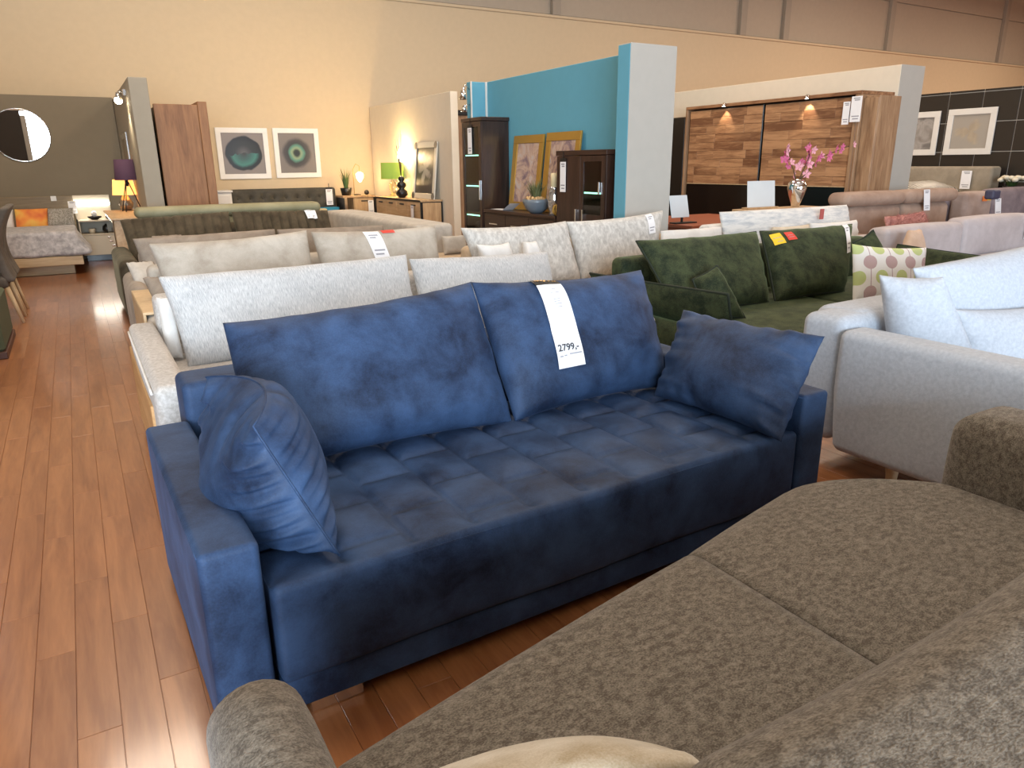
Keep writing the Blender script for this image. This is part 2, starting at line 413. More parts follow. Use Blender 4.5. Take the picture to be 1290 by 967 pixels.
for n_, (a, b) in enumerate(((-5.5, .9), (2.9, 10.2))):
    f = MB().box(a, b, -7.1, -7.02, .35, .43).box(a, b, -7.1, -7.02, 3.62, 3.7)
    k = 5 if n_ == 0 else 4
    for i in range(k+1): x = a+(b-a-.07)*i/k; f.box(x, x+.07, -7.1, -7.02, .43, 3.62)
    wo = struct('window_%d' % (n_+1), f, BLACKM)

# dark partition added left of the aisle, outside the frame, for the mirror's reflection
struct('wall_added_for_mirror', MB().bbox(-4.0, -.86, 4.8, 4.95, 0, 2.95, .006), plain('dark_brown_paint', (.035, .028, .024), .7))
struct('wall_added_for_mirror_end', MB().bbox(-.858, -.74, 4.78, 4.97, 0, 2.85, .006), GREYP)
# partitions of the display
def edged(name, x0, x1, y0, y1, z1, m):
    return struct(name, MB().bbox(x0, x1, y0, y1, 0, z1, .006), m)
edged('wall_bedroom', -6, .835, 14.55, 14.7, 2.62, OLIVEP)
edged('wall_divider', .84, 1.06, 11.0, 14.7, 2.6, plain('taupe_grey_paint', (.33, .29, .225), .8))
pa = edged('wall_partition', 5.4, 5.53, 11.05, 14.75, 2.6, WHITEP)
wt = struct('wall_teal', MB().bbox(5.3, 5.42, 6.15, 9.66, 0, 2.6, .005), TEAL)
wtr = struct('wall_teal_return', MB().bbox(5.06, 5.42, 9.68, 9.82, 0, 2.6, .005), TEAL)
obj('edge_trim', MB().bbox(5.05, 5.065, 9.66, 9.69, 0, 2.6, .002), WHITE, wtr)
obj('edge_trim', MB().bbox(5.28, 5.3, 9.645, 9.678, 0, 2.6, .002), WHITE, wtr)
col = struct('wall_column', MB().bbox(4.85, 5.44, 5.94, 6.14, 0, 2.6, .005), GREYP)
obj('painted_side', MB().bbox(4.845, 4.853, 5.95, 6.13, 0, 2.59, .001), TEAL, col)
wwp = edged('wall_wardrobe', 9.72, 10.24, 6.3, 14.7, 2.7, WHITEP)
obj('painted_end', MB().bbox(9.724, 10.24, 6.292, 6.302, 0, 2.7, .001), GREYP, wwp)
tw = struct('wall_tiled', MB().bbox(13.70, 13.85, 2.0, 12.0, 0, 2.63, .005), GROUT)
TY, TZ = .586, .49
tile_cache = {}
for i in range(-5, 8):
    for j in range(0, 6):
        y0 = 6.125+i*TY; z1 = 2.585-j*TZ+.0; z0 = max(0.0, z1-TZ+.012)
        if j == 0:
            obj('tile', MB().bbox(13.688, 13.702, y0+.006, y0+TY-.006, 2.597, 2.63, .002), TILE, tw)
        if z1 < .2: continue
        obj('tile', MB().bbox(13.688, 13.702, y0+.006, y0+TY-.006, z0, z1, .002), TILE, tw)

# ---------------------------------------------------------------- foreground: blue sofa
RL = (.12, 1.70, 0)
blue = thing('sofa', 'dark blue suede sofa with square arms and quilted seat, nearest the aisle', 'sofa', RL)
blue.rotation_euler.z = math.radians(1.3)
def seat_fn(P, nn):
    x, y, z = P
    if nn.z > .3:
        k = (x-.285)/.2085; c = math.floor(k); fx = (k-c-.5)*.2085
        dx = min(abs(k-math.floor(k)), 1-abs(k-math.floor(k)))*.2085
        d = y-1.72
        rows = (.24, .50) if c % 2 == 0 else (.12, .37, .62)
        dy = min(abs(d-q) for q in rows)
        edge = min(1, max(0, (d-.015)/.05))
        g = max(math.exp(-(dx/.010)**2), .85*math.exp(-(dy/.010)**2))
        soft = max(math.exp(-(dx/.045)**2), math.exp(-(dy/.045)**2))
        z -= edge*(.012*g+.013*soft)*min(1, nn.z*1.2)
    if nn.y < -.3: y += .006*math.sin(7*x+2)*math.sin(6*z)
    return (x, y, z)
st = softbox(.285, 2.375, 1.715, 2.72, .155, .455, .022, (0, .012, .012), (210, 80, 8), seat_fn)
seat = obj('seat', st, BLUE, blue)
obj('seam', MB().tube([(.30+i*.05, 1.716+.0, .438) for i in range(42)], .0022, 5), BLUE, seat)
obj('plinth', softbox(.285, 2.375, 1.735, 2.70, .052, .150, .010, (0, .003, 0), (30, 6, 3)), BLUE, blue)
for x0, x1, z1 in ((.12, .268, .60), (2.392, 2.545, .60)):
    a = softbox(x0, x1, 1.715, 2.80, .03, z1, .018, (.004, .004, .004), (4, 14, 10)); ar = obj('armrest', a, BLUE, blue)
    obj('seam', MB().tube([(x0+.002, 1.73+i*.05, z1-.012) for i in range(21)], .0025, 5), BLUE, ar)
obj('back_frame', softbox(.262, 2.40, 2.80, 3.02, .05, .735, .03, (0, .004, .006), (20, 4, 8)), BLUE, blue)
for x in (.36, 2.16): obj('foot', MB().bbox(x, x+.16, 1.76, 1.80, 0, .055, .004), CHROME, blue)
for x in (.36, 2.16): obj('foot', MB().bbox(x, x+.16, 2.70, 2.74, 0, .055, .004), CHROME, blue)
c1 = Pillow((.40, 2.44, .47), (1.45, 2.47, .455), (.40, 2.76, .955), (1.435, 2.79, 1.01), .25, .075, .009, 3, pu=.08)
c1.build('back_cushion', BLUE, 'large blue suede back cushion without tag, in the middle of the photo', 'cushion', 'blue back cushions')
c2 = Pillow((1.455, 2.46, .46), (2.34, 2.50, .46), (1.43, 2.78, 1.01), (2.39, 2.79, .985), .25, .075, .009, 8, pu=.08)
c2.build('back_cushion', BLUE, 'blue suede back cushion with a white 2799,- price tag over it', 'cushion', 'blue back cushions')
p1 = Pillow((.44, 2.32, .47), (.480, 1.775, .47), (.275, 2.38, .865), (.315, 1.885, .845), .46, .04, .034, 5, back=.5, pw=2.2, ex=.62, bow=.10, freq=1.5)
p1.build('throw_pillow', BLUE, 'blue suede throw pillow seen edge-on against the left arm of the blue sofa', 'pillow', 'blue throw pillows', n=44, mm=84, piping=BLUE)
p2 = Pillow((2.165, 2.40, .47), (2.20, 1.71, .465), (2.46, 2.55, .815), (2.47, 1.77, .835), .22, .07, .016, 11)
p2.build('throw_pillow', BLUE, 'blue suede throw pillow leaning on the right arm of the blue sofa', 'pillow', 'blue throw pillows', n=50, mm=40)
# price tag over the blue cushion
t = thing('price_tag', 'long white price tag reading 2799,- with a black and gold header', 'price tag', (1.69, 2.45, .6))
def tagmap(P, TLc, TRc, BRc, BLc, off):
    def f(x, y):      # x,y in 0..1 from the bottom left
        l = Vector((*BLc, 0)).lerp(Vector((*TLc, 0)), y); r = Vector((*BRc, 0)).lerp(Vector((*TRc, 0)), y); q = l.lerp(r, x)
        return P.pt(q.x, q.y, 1, off)
    return f
HA, HB, HC, HD = (-.46, .985), (-.17, .985), (-.175, .82), (-.445, .82)
PA_, PB_, PC_, PD_ = (-.445, .82), (-.175, .82), (-.215, -.49), (-.515, -.49)
hd = c2.strip((HA, HB, HC, HD), BLACKM, 'header', t, .008, 5)
pp = c2.strip((PA_, PB_, PC_, PD_), PAPER, 'paper', t, .008, 14)
mp = tagmap(c2, PA_, PB_, PC_, PD_, .0125)
obj('price', text_mb('2799,-', .26, lambda x, y: mp(.06+x*1.22, .185+y*.40), .006), INK, t)
for body, x0, y0, sc_ in (('O', .10, .115, .20),):
    pass
lines = [(.46, .60, .915), (.36, .50, .865), (.56, .70, .865), (.38, .64, .775), (.38, .60, .745), (.40, .66, .715), (.46, .64, .675), (.08, .20, .12), (.24, .34, .125), (.45, .92, .135)]
for a, b, y in lines:
    hh = .010 if y > .3 else .014
    obj('print_line', MB().add([mp(a, y), mp(b, y), mp(b, y+hh), mp(a, y+hh)], [(0, 1, 2, 3)]), plain('grey_print', (.35, .35, .38), .8), t)
hm = tagmap(c2, HA, HB, HC, HD, .0125); gp = MB()
for k in range(9):
    a, y = .08+.09*k+.03*h1(k), .35+.25*h1(k+9)
    gp.add([hm(a, y), hm(a+.09, y+.1), hm(a+.08, y+.28), hm(a-.01, y+.15)], [(0, 1, 2, 3)])
obj('gold_print', gp, plain('gold_foil', (.75, .45, .15), .3, .8), t)

# ---------------------------------------------------------------- foreground: grey sofa seen from behind its backrest
gs = thing('sofa', 'grey-brown mottled chenille sofa in the near foreground, seen from behind its backrest', 'sofa', (1.3, .7, 0))
def front_y(x):
    y = 1.115+(x-.2)*.207
    return y-1.5*max(0, x-1.97)**2
def gfn(x0, x1):
    def f(P, nn):
        k = (P.y-.45)/(1.10-.45)
        y = .45+k*(front_y(P.x)-.45)
        return (min(max(P.x, x0), x1), y, P.z)
    return f
for a, b, lo_, hi_ in ((.215, 1.43, 0, 1.362), (1.298, 2.47, 1.366, 9)):
    obj('seat_cushion', softbox(a, b, .45, 1.10, .22, .435, .06, (0, .02, .012), (24, 14, 5), gfn(lo_, hi_)), GREY, gs)
obj('base', softbox(.22, 2.46, .42, 1.04, .05, .215, .02, (0, 0, 0), (20, 6, 3), gfn(0, 9)), GREY, gs)
def rollarm(x0, x1):
    def f(P, nn):
        k = max(0, (P.z-.35)/.3); cx = (x0+x1)/2
        return (cx+(P.x-cx)*(1+.04*k), P.y, P.z-.05*max(0, (P.y-1.05)/.15)**2)
    return softbox(x0, x1, -.10, 1.20, .05, .66, .078, (.012, .02, .012), (5, 14, 10), f)
obj('armrest', rollarm(.055, .212), GREY, gs)
obj('armrest', softbox(2.475, 2.78, -.10, 1.26, .05, .665, .075, (.015, .02, .012), (6, 14, 10)), GREY, gs)
obj('backrest', softbox(.215, 2.47, -.22, .03, .10, .78, .09, (0, .015, .02), (24, 6, 8)), GREY, gs)
for x, y in ((.12, .0), (.12, 1.1), (2.6, 0), (2.6, 1.1)): obj('foot', MB().lathe(x, y, [(.02, 0), (.028, .055)], 12), BLACKM, gs)
def gback(P, nn):
    return (P.x, P.y+.03*(.9-P.z)*(nn.y > 0)+.008*math.sin(5*P.x), P.z+.020*(P.x-1.2)*max(0, (P.z-.44)/.45)+.010*math.sin(4.2*P.x+1)*max(0, nn.z))
tag(obj('back_cushion', softbox(.42, 2.46, .035, .475, .44, .912, .11, (0, .02, .02), (40, 10, 8), gback), GREY), 'wide grey-brown chenille back cushion filling the lower right corner', 'cushion')
Pillow((.24, .92, .455), (.74, .70, .455), (.23, .68, .725), (.60, .54, .735), .20, -.22, .006, 4, pw=2.2).build('throw_pillow', CREAM, 'cream plush pillow at the bottom edge, lying on the grey sofa', 'pillow')

# ---------------------------------------------------------------- sofa rows
def sofa(name, label, x0, x1, y0, y1, m, arm=(.18, .62), seat=.44, back=.80, nseat=2, group=None, legm=None, base=.10, seatm=None, arms=(1, 1), backt=.2, r=.05, ymirror=False):
    t = thing(name, label, 'sofa', ((x0+x1)/2, (y0+y1)/2, 0), group)
    aw, ah = arm; sm = seatm or m
    def Y(a, b): return (a, b) if not ymirror else (y0+y1-b, y0+y1-a)
    xa, xb = x0+(aw if arms[0] else 0), x1-(aw if arms[1] else 0)
    obj('base', softbox(xa, xb, *Y(y0+.05, y1-.01), base, seat-.17, .02), m, t)
    w_ = (xb-xa)/nseat
    for i in range(nseat): obj('seat_cushion', softbox(xa+i*w_+.003, xa+(i+1)*w_-.003, *Y(y0, y1-backt-.01), seat-.165, seat, .045, (0, .012, .02), (10, 8, 3)), sm, t)
    obj('backrest', softbox(xa, xb, *Y(y1-backt, y1), base+.02, back, min(r, .08), (0, .01, .012), (12, 4, 6)), m, t)
    if arms[0]: obj('armrest', softbox(x0, x0+aw-.003, *Y(y0, y1-.005), base, ah, r, (.01, .01, .01), (4, 10, 6)), m, t)
    if arms[1]: obj('armrest', softbox(x1-aw+.003, x1, *Y(y0, y1-.005), base, ah, r, (.01, .01, .01), (4, 10, 6)), m, t)
    for x in (x0+.12, x1-.12):
        for y in (y0+.12, y1-.12): obj('leg', MB().lathe(x, y, [(.016, 0), (.026, base+.02)], 10), legm or BLACKM, t)
    return t
# white ribbed sofa right behind the blue one
ws = sofa('sofa', 'off-white boucle sofa with wood-panelled arm, directly behind the blue sofa', .165, 2.92, 3.24, 4.78, BOUCLE, (.145, .615), .45, .78, 2, base=.06, r=.035)
obj('side_panel', MB().bbox(.150, .166, 3.38, 4.68, .07, .50, .004), wood('ash_panel', (.50, .27, .11), (.66, .40, .18), 1), ws)
obj('piping', MB().tube([(.158, 3.27+i*.1, .585) for i in range(15)], .006, 6), WHITEC, ws)
def cush(BLx, BRx, y, zb, TLx, TRx, zt, m, label, t=.22, lean=.22, seed=1, group=None, cat='cushion', ch=0, zt2=None, pinch=.05, pip=None, name='back_cushion', y2=None, n=26, ex=.42, pw=3.2):
    y2 = y if y2 is None else y2
    P = Pillow((BLx, y, zb), (BRx, y2, zb), (TLx, y+lean, zt), (TRx, y2+lean, zt2 or zt), t, pinch, .005, seed, ch=ch, ex=ex, pw=pw)
    P.build(name, m, label, cat, group, piping=pip, n=n); return P
cush(.40, 1.79, 4.18, .44, .335, 1.80, .925, RIB, 'long off-white ribbed cushion, left one behind the blue sofa', .22, .22, 2, 'ribbed white cushions', zt2=.945)
cush(1.81, 2.86, 4.18, .44, 1.815, 2.88, .915, RIB, 'shorter off-white ribbed cushion, right one behind the blue sofa', .22, .22, 6, 'ribbed white cushions', zt2=.89)
cush(.318, .40, 4.36, .46, .318, .40, .80, WHITEC, 'narrow white cushion edge squeezed beside the left ribbed cushion', .10, .14, 9, name='throw_pillow', cat='pillow')
# beige sofa
bs = sofa('sofa', 'beige sofa with a pale wooden left arm, two rows behind the blue sofa', .28, 2.74, 4.95, 6.12, BEIGE, (.11, .60), .45, .80, 2, base=.08)
obj('arm_board', MB().bbox(.265, .283, 5.0, 6.0, .08, .615, .004), PALEW, bs)
obj('arm_cap', MB().bbox(.265, .40, 5.0, 6.0, .612, .630, .004), PALEW, bs)
cush(.47, 1.53, 5.45, .45, .40, 1.50, .995, BEIGE, 'long beige-grey cushion on the beige sofa, left one without a tag', .24, .18, 3, 'beige-grey cushions', zt2=1.03, pinch=.07)
cb = cush(1.56, 2.56, 5.45, .45, 1.53, 2.57, 1.015, BEIGE, 'beige-grey cushion on the beige sofa with a white tag and red card', .24, .18, 7, 'beige-grey cushions', pinch=.07)
cush(.41, .66, 5.30, .46, .33, .60, .77, TAUPE, 'small taupe pillow against the pale wooden arm', .14, .28, 5, name='throw_pillow', cat='pillow')
cush(.62, .98, 5.28, .46, .66, .90, .74, fabric('tan_velour', (.44, .33, .2), (.54, .42, .28), 5), 'small tan pillow in front of the beige-grey cushions', .16, .12, 12, name='throw_pillow', cat='pillow')
# taupe sofa
sofa('sofa', 'taupe velour sofa with rounded left arm, third row behind the blue sofa', .275, 2.80, 6.36, 7.42, TAUPE, (.15, .60), .45, .80, 2, base=.06, r=.07)
cush(.46, 1.58, 6.80, .45, .385, 1.57, .92, TAUPE, 'long taupe velour cushion, left one in the third row', .22, .2, 4, 'taupe cushions', zt2=.94, pinch=.03)
cush(1.60, 2.62, 6.80, .45, 1.59, 2.63, .935, TAUPE, 'long taupe velour cushion, right one in the third row', .22, .2, 9, 'taupe cushions', zt2=.92, pinch=.03)
cush(.36, .56, 6.55, .46, .30, .50, .74, LGREY, 'narrow grey pillow on the left arm of the taupe sofa', .10, .3, 15, name='throw_pillow', cat='pillow')
# dark olive channel-tufted sofa
sofa('sofa', 'dark olive velvet sofa with rounded arm, fourth row behind the blue sofa', .285, 2.95, 8.02, 9.55, DARKO, (.19, .63), .45, .84, 2, base=.06, r=.07)
cush(.45, 1.55, 8.92, .45, .41, 1.56, .945, DARKO, 'dark olive channel-stitched cushion, left one', .24, .3, 4, 'channel-stitched olive cushions', ch=11, zt2=.99, pinch=.04)
cd = cush(1.58, 2.75, 8.92, .45, 1.59, 2.74, .985, DARKO, 'dark olive channel-stitched cushion with a white tag', .24, .3, 8, 'channel-stitched olive cushions', ch=11, zt2=.96, pinch=.04)
cush(.60, .95, 8.45, .50, .66, .95, .80, TAUPE, 'small brown pillow tip on the dark olive sofa', .14, .2, 3, name='throw_pillow', cat='pillow')
# sage sofa, back towards the camera
sg = sofa('sofa', 'sage green leatherette sofa with a padded roll along its back', .62, 2.80, 9.70, 10.5, SAGE, (.16, .62), .44, .90, 2, base=.06, ymirror=True, backt=.18)
obj('head_roll', softbox(.60, 2.80, 9.68, 9.94, .915, 1.045, .06, (0, .005, .006), (14, 3, 3)), SAGE, sg)
# pale grey sofa standing sideways
lg = thing('sofa', 'pale grey woven sofa standing sideways with its flat back towards the aisle', 'sofa', (3.6, 8.9, 0))
obj('backrest', softbox(3.08, 3.52, 7.22, 10.5, .08, .885, .05, (.01, .01, .01), (5, 14, 6)), LGREY, lg)
obj('seat_cushion', softbox(3.525, 4.25, 7.45, 10.3, .2, .45, .05, (0, 0, .02), (6, 12, 3)), LGREY, lg)
for y in (7.22, 10.31): obj('armrest', softbox(3.525, 4.25, y, y+.2, .08, .62, .05), LGREY, lg)
for x in (3.2, 4.1):
    for y in (7.35, 10.4): obj('leg', MB().lathe(x, y, [(.02, 0), (.025, .09)], 10), BLACKM, lg)
cush(3.16, 3.42, 6.72, .62, 3.16, 3.42, .80, LGREY, 'small pale grey pillow beyond the beige sofa', .12, .05, 3, name='throw_pillow', cat='pillow')
# low beige ottoman under that pillow
ot = thing('ottoman', 'low tan upholstered ottoman between the beige and oat sofas', 'ottoman', (3.1, 6.7, 0))
obj('seat', softbox(2.92, 3.75, 6.5, 7.05, .12, .60, .06, (0, 0, .02)), fabric('tan_weave', (.45, .33, .21), (.56, .43, .3), 8), ot)
for x in (3.0, 3.67):
    for y in (6.58, 6.97): obj('leg', MB().lathe(x, y, [(.02, 0), (.025, .13)], 10), BLACKM, ot)
# oat sofa in the centre
sofa('sofa', 'oat chenille sofa in the middle, in front of the teal wall', 2.78, 5.28, 4.80, 5.86, fabric('tan_seat', (.50, .38, .25), (.64, .50, .36), 8), (.12, .56), .45, .80, 2, base=.08)
cush(2.90, 3.93, 5.42, .455, 2.78, 3.86, .985, CTR, 'oat chenille cushion in the middle with small pillows before it', .24, .16, 3, 'oat cushions', zt2=.99, pinch=.08)
cc = cush(3.93, 4.80, 5.42, .455, 3.86, 5.03, .985, CTR, 'oat chenille cushion with a white tag near its right corner', .24, .16, 10, 'oat cushions', zt2=1.04, pinch=.08)
cush(2.72+.1, 3.07, 5.12, .56, 2.74, 3.04, .88, WHITEC, 'small white pillow, left one on the oat sofa', .16, .1, 6, 'small white pillows', name='throw_pillow', cat='pillow', pinch=.1)
cush(3.17, 3.36, 5.15, .56, 3.20, 3.32, .87, WHITEC, 'small white pillow standing on its corner, right one on the oat sofa', .15, .1, 12, 'small white pillows', name='throw_pillow', cat='pillow')
cush(4.78, 5.60, 5.30, .62, 4.85, 5.66, .86, WHITEC, 'flat white pillow at the right end of the oat sofa', .16, .1, 17, name='throw_pillow', cat='pillow')

# green velvet sofa
gsf = sofa('sofa', 'dark green velvet sofa with piped cushions, right of the blue sofa', 3.36, 6.62, 2.93, 4.46, GREEN, (.14, .44), .45, .80, 2, base=.08, backt=.16)
cush(3.52, 4.44, 3.70, .46, 3.44, 4.67, .955, GREEN, 'green velvet back cushion on the left, plain', .24, .38, 3, 'green back cushions', pinch=.06, pip=GREENP)
cg = cush(4.52, 5.34, 3.70, .46, 4.72, 5.88, .955, GREEN, 'green velvet back cushion with yellow and red cards', .24, .38, 8, 'green back cushions', pinch=.06, pip=GREENP)
Pillow((3.53, 4.52, .42), (3.53, 3.19, .44), (3.42, 4.60, .665), (3.45, 3.19, .70), .12, .02, .004, 3).build('arm_cushion', GREEN, 'long green piped cushion lying along the left arm of the green sofa', 'cushion', piping=GREENP)
Pillow((3.60, 3.50, .48), (3.86, 3.40, .46), (3.60, 3.66, .72), (3.76, 3.60, .81), .16, .05, .004, 6).build('throw_pillow', GREEN, 'small green velvet pillow peaking before the plain green cushion', 'pillow', piping=GREENP)
Pillow((5.46, 3.58, .46), (5.90, 3.58, .46), (5.38, 3.70, .86), (5.62, 3.70, .945), .16, .05, .004, 2).build('throw_pillow', GREEN, 'green piped pillow tucked behind the patterned pillow', 'pillow', piping=GREENP)
Pillow((6.42, 4.0, .44), (6.40, 3.2, .44), (6.56, 4.05, .74), (6.58, 3.2, .70), .12, .02, .004, 3).build('arm_cushion', GREEN, 'green piped cushion on the right arm of the green sofa', 'cushion', piping=GREENP)
def circles_mat():
    m, nt, b = nt_new('circle_print_cotton'); T = NT(nt)
    sp = T.n('ShaderNodeSeparateXYZ', Vector=T.coord('UV', (1, 1, 1)))
    X, Yv = T.math('ADD', sp.outputs[0], 5.0), T.math('ADD', sp.outputs[1], 5.145)
    ph = .115; row = T.math('FLOOR', T.math('DIVIDE', Yv, ph)); odd = T.math('MODULO', row, 2.0)
    fy = T.math('SUBTRACT', T.math('FRACT', T.math('DIVIDE', Yv, ph)), .5)
    xs_ = T.math('ADD', T.math('DIVIDE', X, .155), T.math('MULTIPLY', odd, .5))
    fx = T.math('SUBTRACT', T.math('FRACT', xs_), .5)
    dd = T.math('SQRT', T.math('ADD', T.math('POWER', T.math('MULTIPLY', fx, .155), 2.0), T.math('POWER', T.math('MULTIPLY', fy, ph*.86), 2.0)))
    mask = T.math('LESS_THAN', dd, .045)
    ring = T.math('GREATER_THAN', T.math('SINE', T.math('MULTIPLY', dd, 900.0)), -.2)
    gcol = (.52, .60, .26); pc = T.mix(ring, (.70, .60, .58), (.33, .16, .17))
    colr = T.mix(odd, gcol, pc)
    fxs = T.math('SUBTRACT', T.math('FRACT', T.math('ADD', T.math('DIVIDE', X, .155), .5)), .5)
    stem = T.math('LESS_THAN', T.math('ABSOLUTE', fxs), .018)
    base = T.mix(stem, (.80, .79, .76), (.45, .33, .36))
    nt.links.new(T.mix(mask, base, colr), b.inputs['Base Color']); b.inputs['Roughness'].default_value = .85
    return m
Pillow((4.74, 3.20, .48), (5.30, 3.02, .48), (4.83, 3.33, .915), (5.42, 3.12, .87), .17, .07, .005, 5).build('throw_pillow', circles_mat(), 'white pillow printed with green and mauve circles on the green sofa', 'pillow')

# pale grey-blue sofa on the right edge
rs = thing('sofa', 'pale grey-blue linen sofa with slanted side panel at the right edge', 'sofa', (4.0, 1.5, 0))
def rfn(P, nn):
    return (P.x+.05*max(0, .5-P.z)*0, P.y-.10*max(0, (.45-P.z))*max(0, (P.y-1.6)/.5), P.z)
obj('side_panel', softbox(2.98, 3.16, .70, 2.07, .15, .745, .045, (.012, .01, 0), (4, 14, 8), rfn), RSOFA, rs)
obj('backrest', softbox(3.165, 5.6, 2.09, 2.36, .15, .80, .06, (0, .01, .012), (14, 4, 6)), RSOFA, rs)
obj('corner_pad', softbox(3.02, 3.62, 2.075, 2.31, .17, .785, .05, (0, .01, .01), (5, 4, 6)), RSOFA, rs)
obj('seat_cushion', softbox(3.165, 5.6, .95, 1.975, .22, .46, .05, (0, .01, .02), (14, 8, 4)), RSOFA, rs)
obj('side_panel', softbox(5.61, 5.78, .70, 2.07, .15, .745, .045, (.012, .01, 0), (4, 14, 8)), RSOFA, rs)
for x, y in ((3.13, 1.80), (3.13, .85), (5.6, 1.8), (5.6, .85)): obj('leg', MB().lathe(x, y, [(.020, 0), (.034, .16)], 12), PALEW, rs)
Pillow((3.34, 2.00, .47), (3.64, 1.70, .47), (3.19, 2.04, .985), (3.40, 1.86, .98), .20, .04, .005, 3, ex=.45).build('throw_pillow', RSOFA, 'tall pale blue-grey pillow with a pointed corner at the left end of the right-edge sofa', 'pillow', n=30)
Pillow((3.62, 1.93, .47), (5.5, 1.96, .47), (3.42, 2.02, 1.0), (5.4, 2.05, 1.10), .26, .05, .006, 9, ex=.5).build('back_cushion', RSOFA, 'big pale cushion rising along the right edge above the linen sofa', 'cushion', n=40)
Pillow((3.66, 1.78, .47), (4.30, 1.62, .46), (3.55, 1.86, .81), (4.30, 1.80, .76), .16, .05, .005, 14).build('throw_pillow', RSOFA, 'pale blue-grey pillow cut off by the right edge, lying low in front', 'pillow', n=30)

# white marbled sofa before the wardrobe, lilac, rosy brown, mauve
sofa('sofa', 'white marbled sofa in front of the wooden wardrobe', 5.64, 7.72, 4.90, 5.72, WBLUE, (.14, .60), .45, .86, 2, base=.08, arms=(0, 0))
cush(5.68, 7.70, 5.28, .46, 5.64, 7.68, 1.005, WBLUE, 'long white marbled back cushion below the pink flowers', .2, .14, 3, pinch=.01, n=36)
obj('ribbon', MB().bbox(7.0, 7.05, 5.24, 5.26, .88, .99, .002), plain('red_ribbon', (.45, .10, .09), .7)); tag(bpy.data.objects['ribbon'], 'short red ribbon hanging on the white marbled cushion', 'ribbon')
cush(6.12, 6.72, 5.12, .47, 6.22, 6.78, .84, fabric('cream_linen', (.56, .47, .35), (.70, .62, .5), 6), 'cream pillow peeking above the green cushion with cards', .16, .1, 3, name='throw_pillow', cat='pillow')
cush(6.80, 7.55, 5.12, .47, 6.80, 7.6, .85, WHITEC, 'white pillow beside the cream one on the marbled sofa', .16, .1, 8, name='throw_pillow', cat='pillow')
sofa('sofa', 'pale lilac sofa with a plain two-part back, right of the green sofa', 6.78, 9.95, 3.72, 4.85, LILAC, (.14, .60), .45, .74, 2, base=.08)
for a, b, s_, lb in ((6.94, 8.32, 2, 'flat pale lilac back cushion, left one, behind the patterned pillow'), (8.34, 9.79, 5, 'flat pale lilac back cushion, right one, with a tag hanging on it')):
    obj_ = softbox(a, b, 4.40, 4.64, .45, .835 if a < 8 else .87, .06, (0, .02, .015), (12, 4, 6)); tag(obj('back_cushion', obj_, LILAC), lb, 'cushion', 'flat lilac cushions')
cush(6.72, 7.20, 4.12, .5, 6.98, 7.15, .84, fabric('peach_linen', (.52, .36, .26), (.62, .46, .35), 6), 'peach pillow corner behind the patterned pillow', .14, .1, 4, name='throw_pillow', cat='pillow')
br = sofa('sofa', 'rosy brown sofa with cylindrical headrests at the right, far row', 7.80, 10.2, 5.0, 5.98, BROWN, (.16, .66), .46, .96, 2, base=.08, r=.07)
for a, b in ((7.80, 8.98), (9.0, 10.15)):
    obj('headrest', softbox(a, b, 5.50, 5.80, .965, 1.125, .075, (0, .004, .006), (10, 3, 3)), BROWN, br)
for a, b in ((7.97, 8.97), (9.0, 10.03)):
    obj('back_pad', softbox(a, b, 5.55, 5.77, .47, .955, .07, (0, .02, .015), (10, 3, 6)), BROWN, br)
pf = Pillow((8.02, 5.06, .52), (8.95, 5.06, .52), (8.02, 5.16, .87), (8.78, 5.16, .90), .2, .06, .012, 3); pf.build('throw_pillow', PINK, 'shaggy pink pillow on the rosy brown sofa', 'pillow')
fur = MB()
for i in range(900):
    u, v = random.uniform(-.95, .95), random.uniform(-.2, 1); a = pf.pt(u, v); d = pf.n*.5+Vector((random.uniform(-1, 1), random.uniform(-.6, .2), random.uniform(.1, 1.0)))
    s_ = Vector((.004, 0, 0)); b = a+d.normalized()*random.uniform(.03, .06); fur.add([a-s_, a+s_, b], [(0, 1, 2)])
fo = obj('fur', fur, PINK, pf.o); fo['kind'] = 'stuff'
ms = sofa('sofa', 'dark mauve velvet sofa at the far right', 10.32, 13.3, 5.05, 6.05, MAUVE, (.16, .66), .46, .98, 2, base=.08)
tag(obj('back_cushion', softbox(10.50, 11.18, 5.60, 5.82, .46, 1.05, .06, (0, .02, .015), (8, 4, 6)), fabric('beige_mauve', (.34, .25, .21), (.44, .34, .29), 4)), 'beige-mauve back cushion with orange and yellow stickers', 'cushion', 'mauve sofa cushions')
tag(obj('back_cushion', softbox(11.20, 13.1, 5.60, 5.82, .46, 1.08, .06, (0, .02, .015), (10, 4, 6)), MAUVE), 'dark mauve back cushion at the far right edge', 'cushion', 'mauve sofa cushions')
st_ = thing('sale_card', 'pair of small orange and yellow stickers on the beige-mauve cushion', 'sticker', (10.95, 5.57, .9))
obj('card', MB().bbox(10.86, 10.96, 5.566, 5.578, .93, 1.0, .001), plain('orange_card', (.75, .20, .04), .6), st_); obj('card', MB().bbox(10.97, 11.06, 5.566, 5.578, .94, 1.02, .001), YEL, st_)

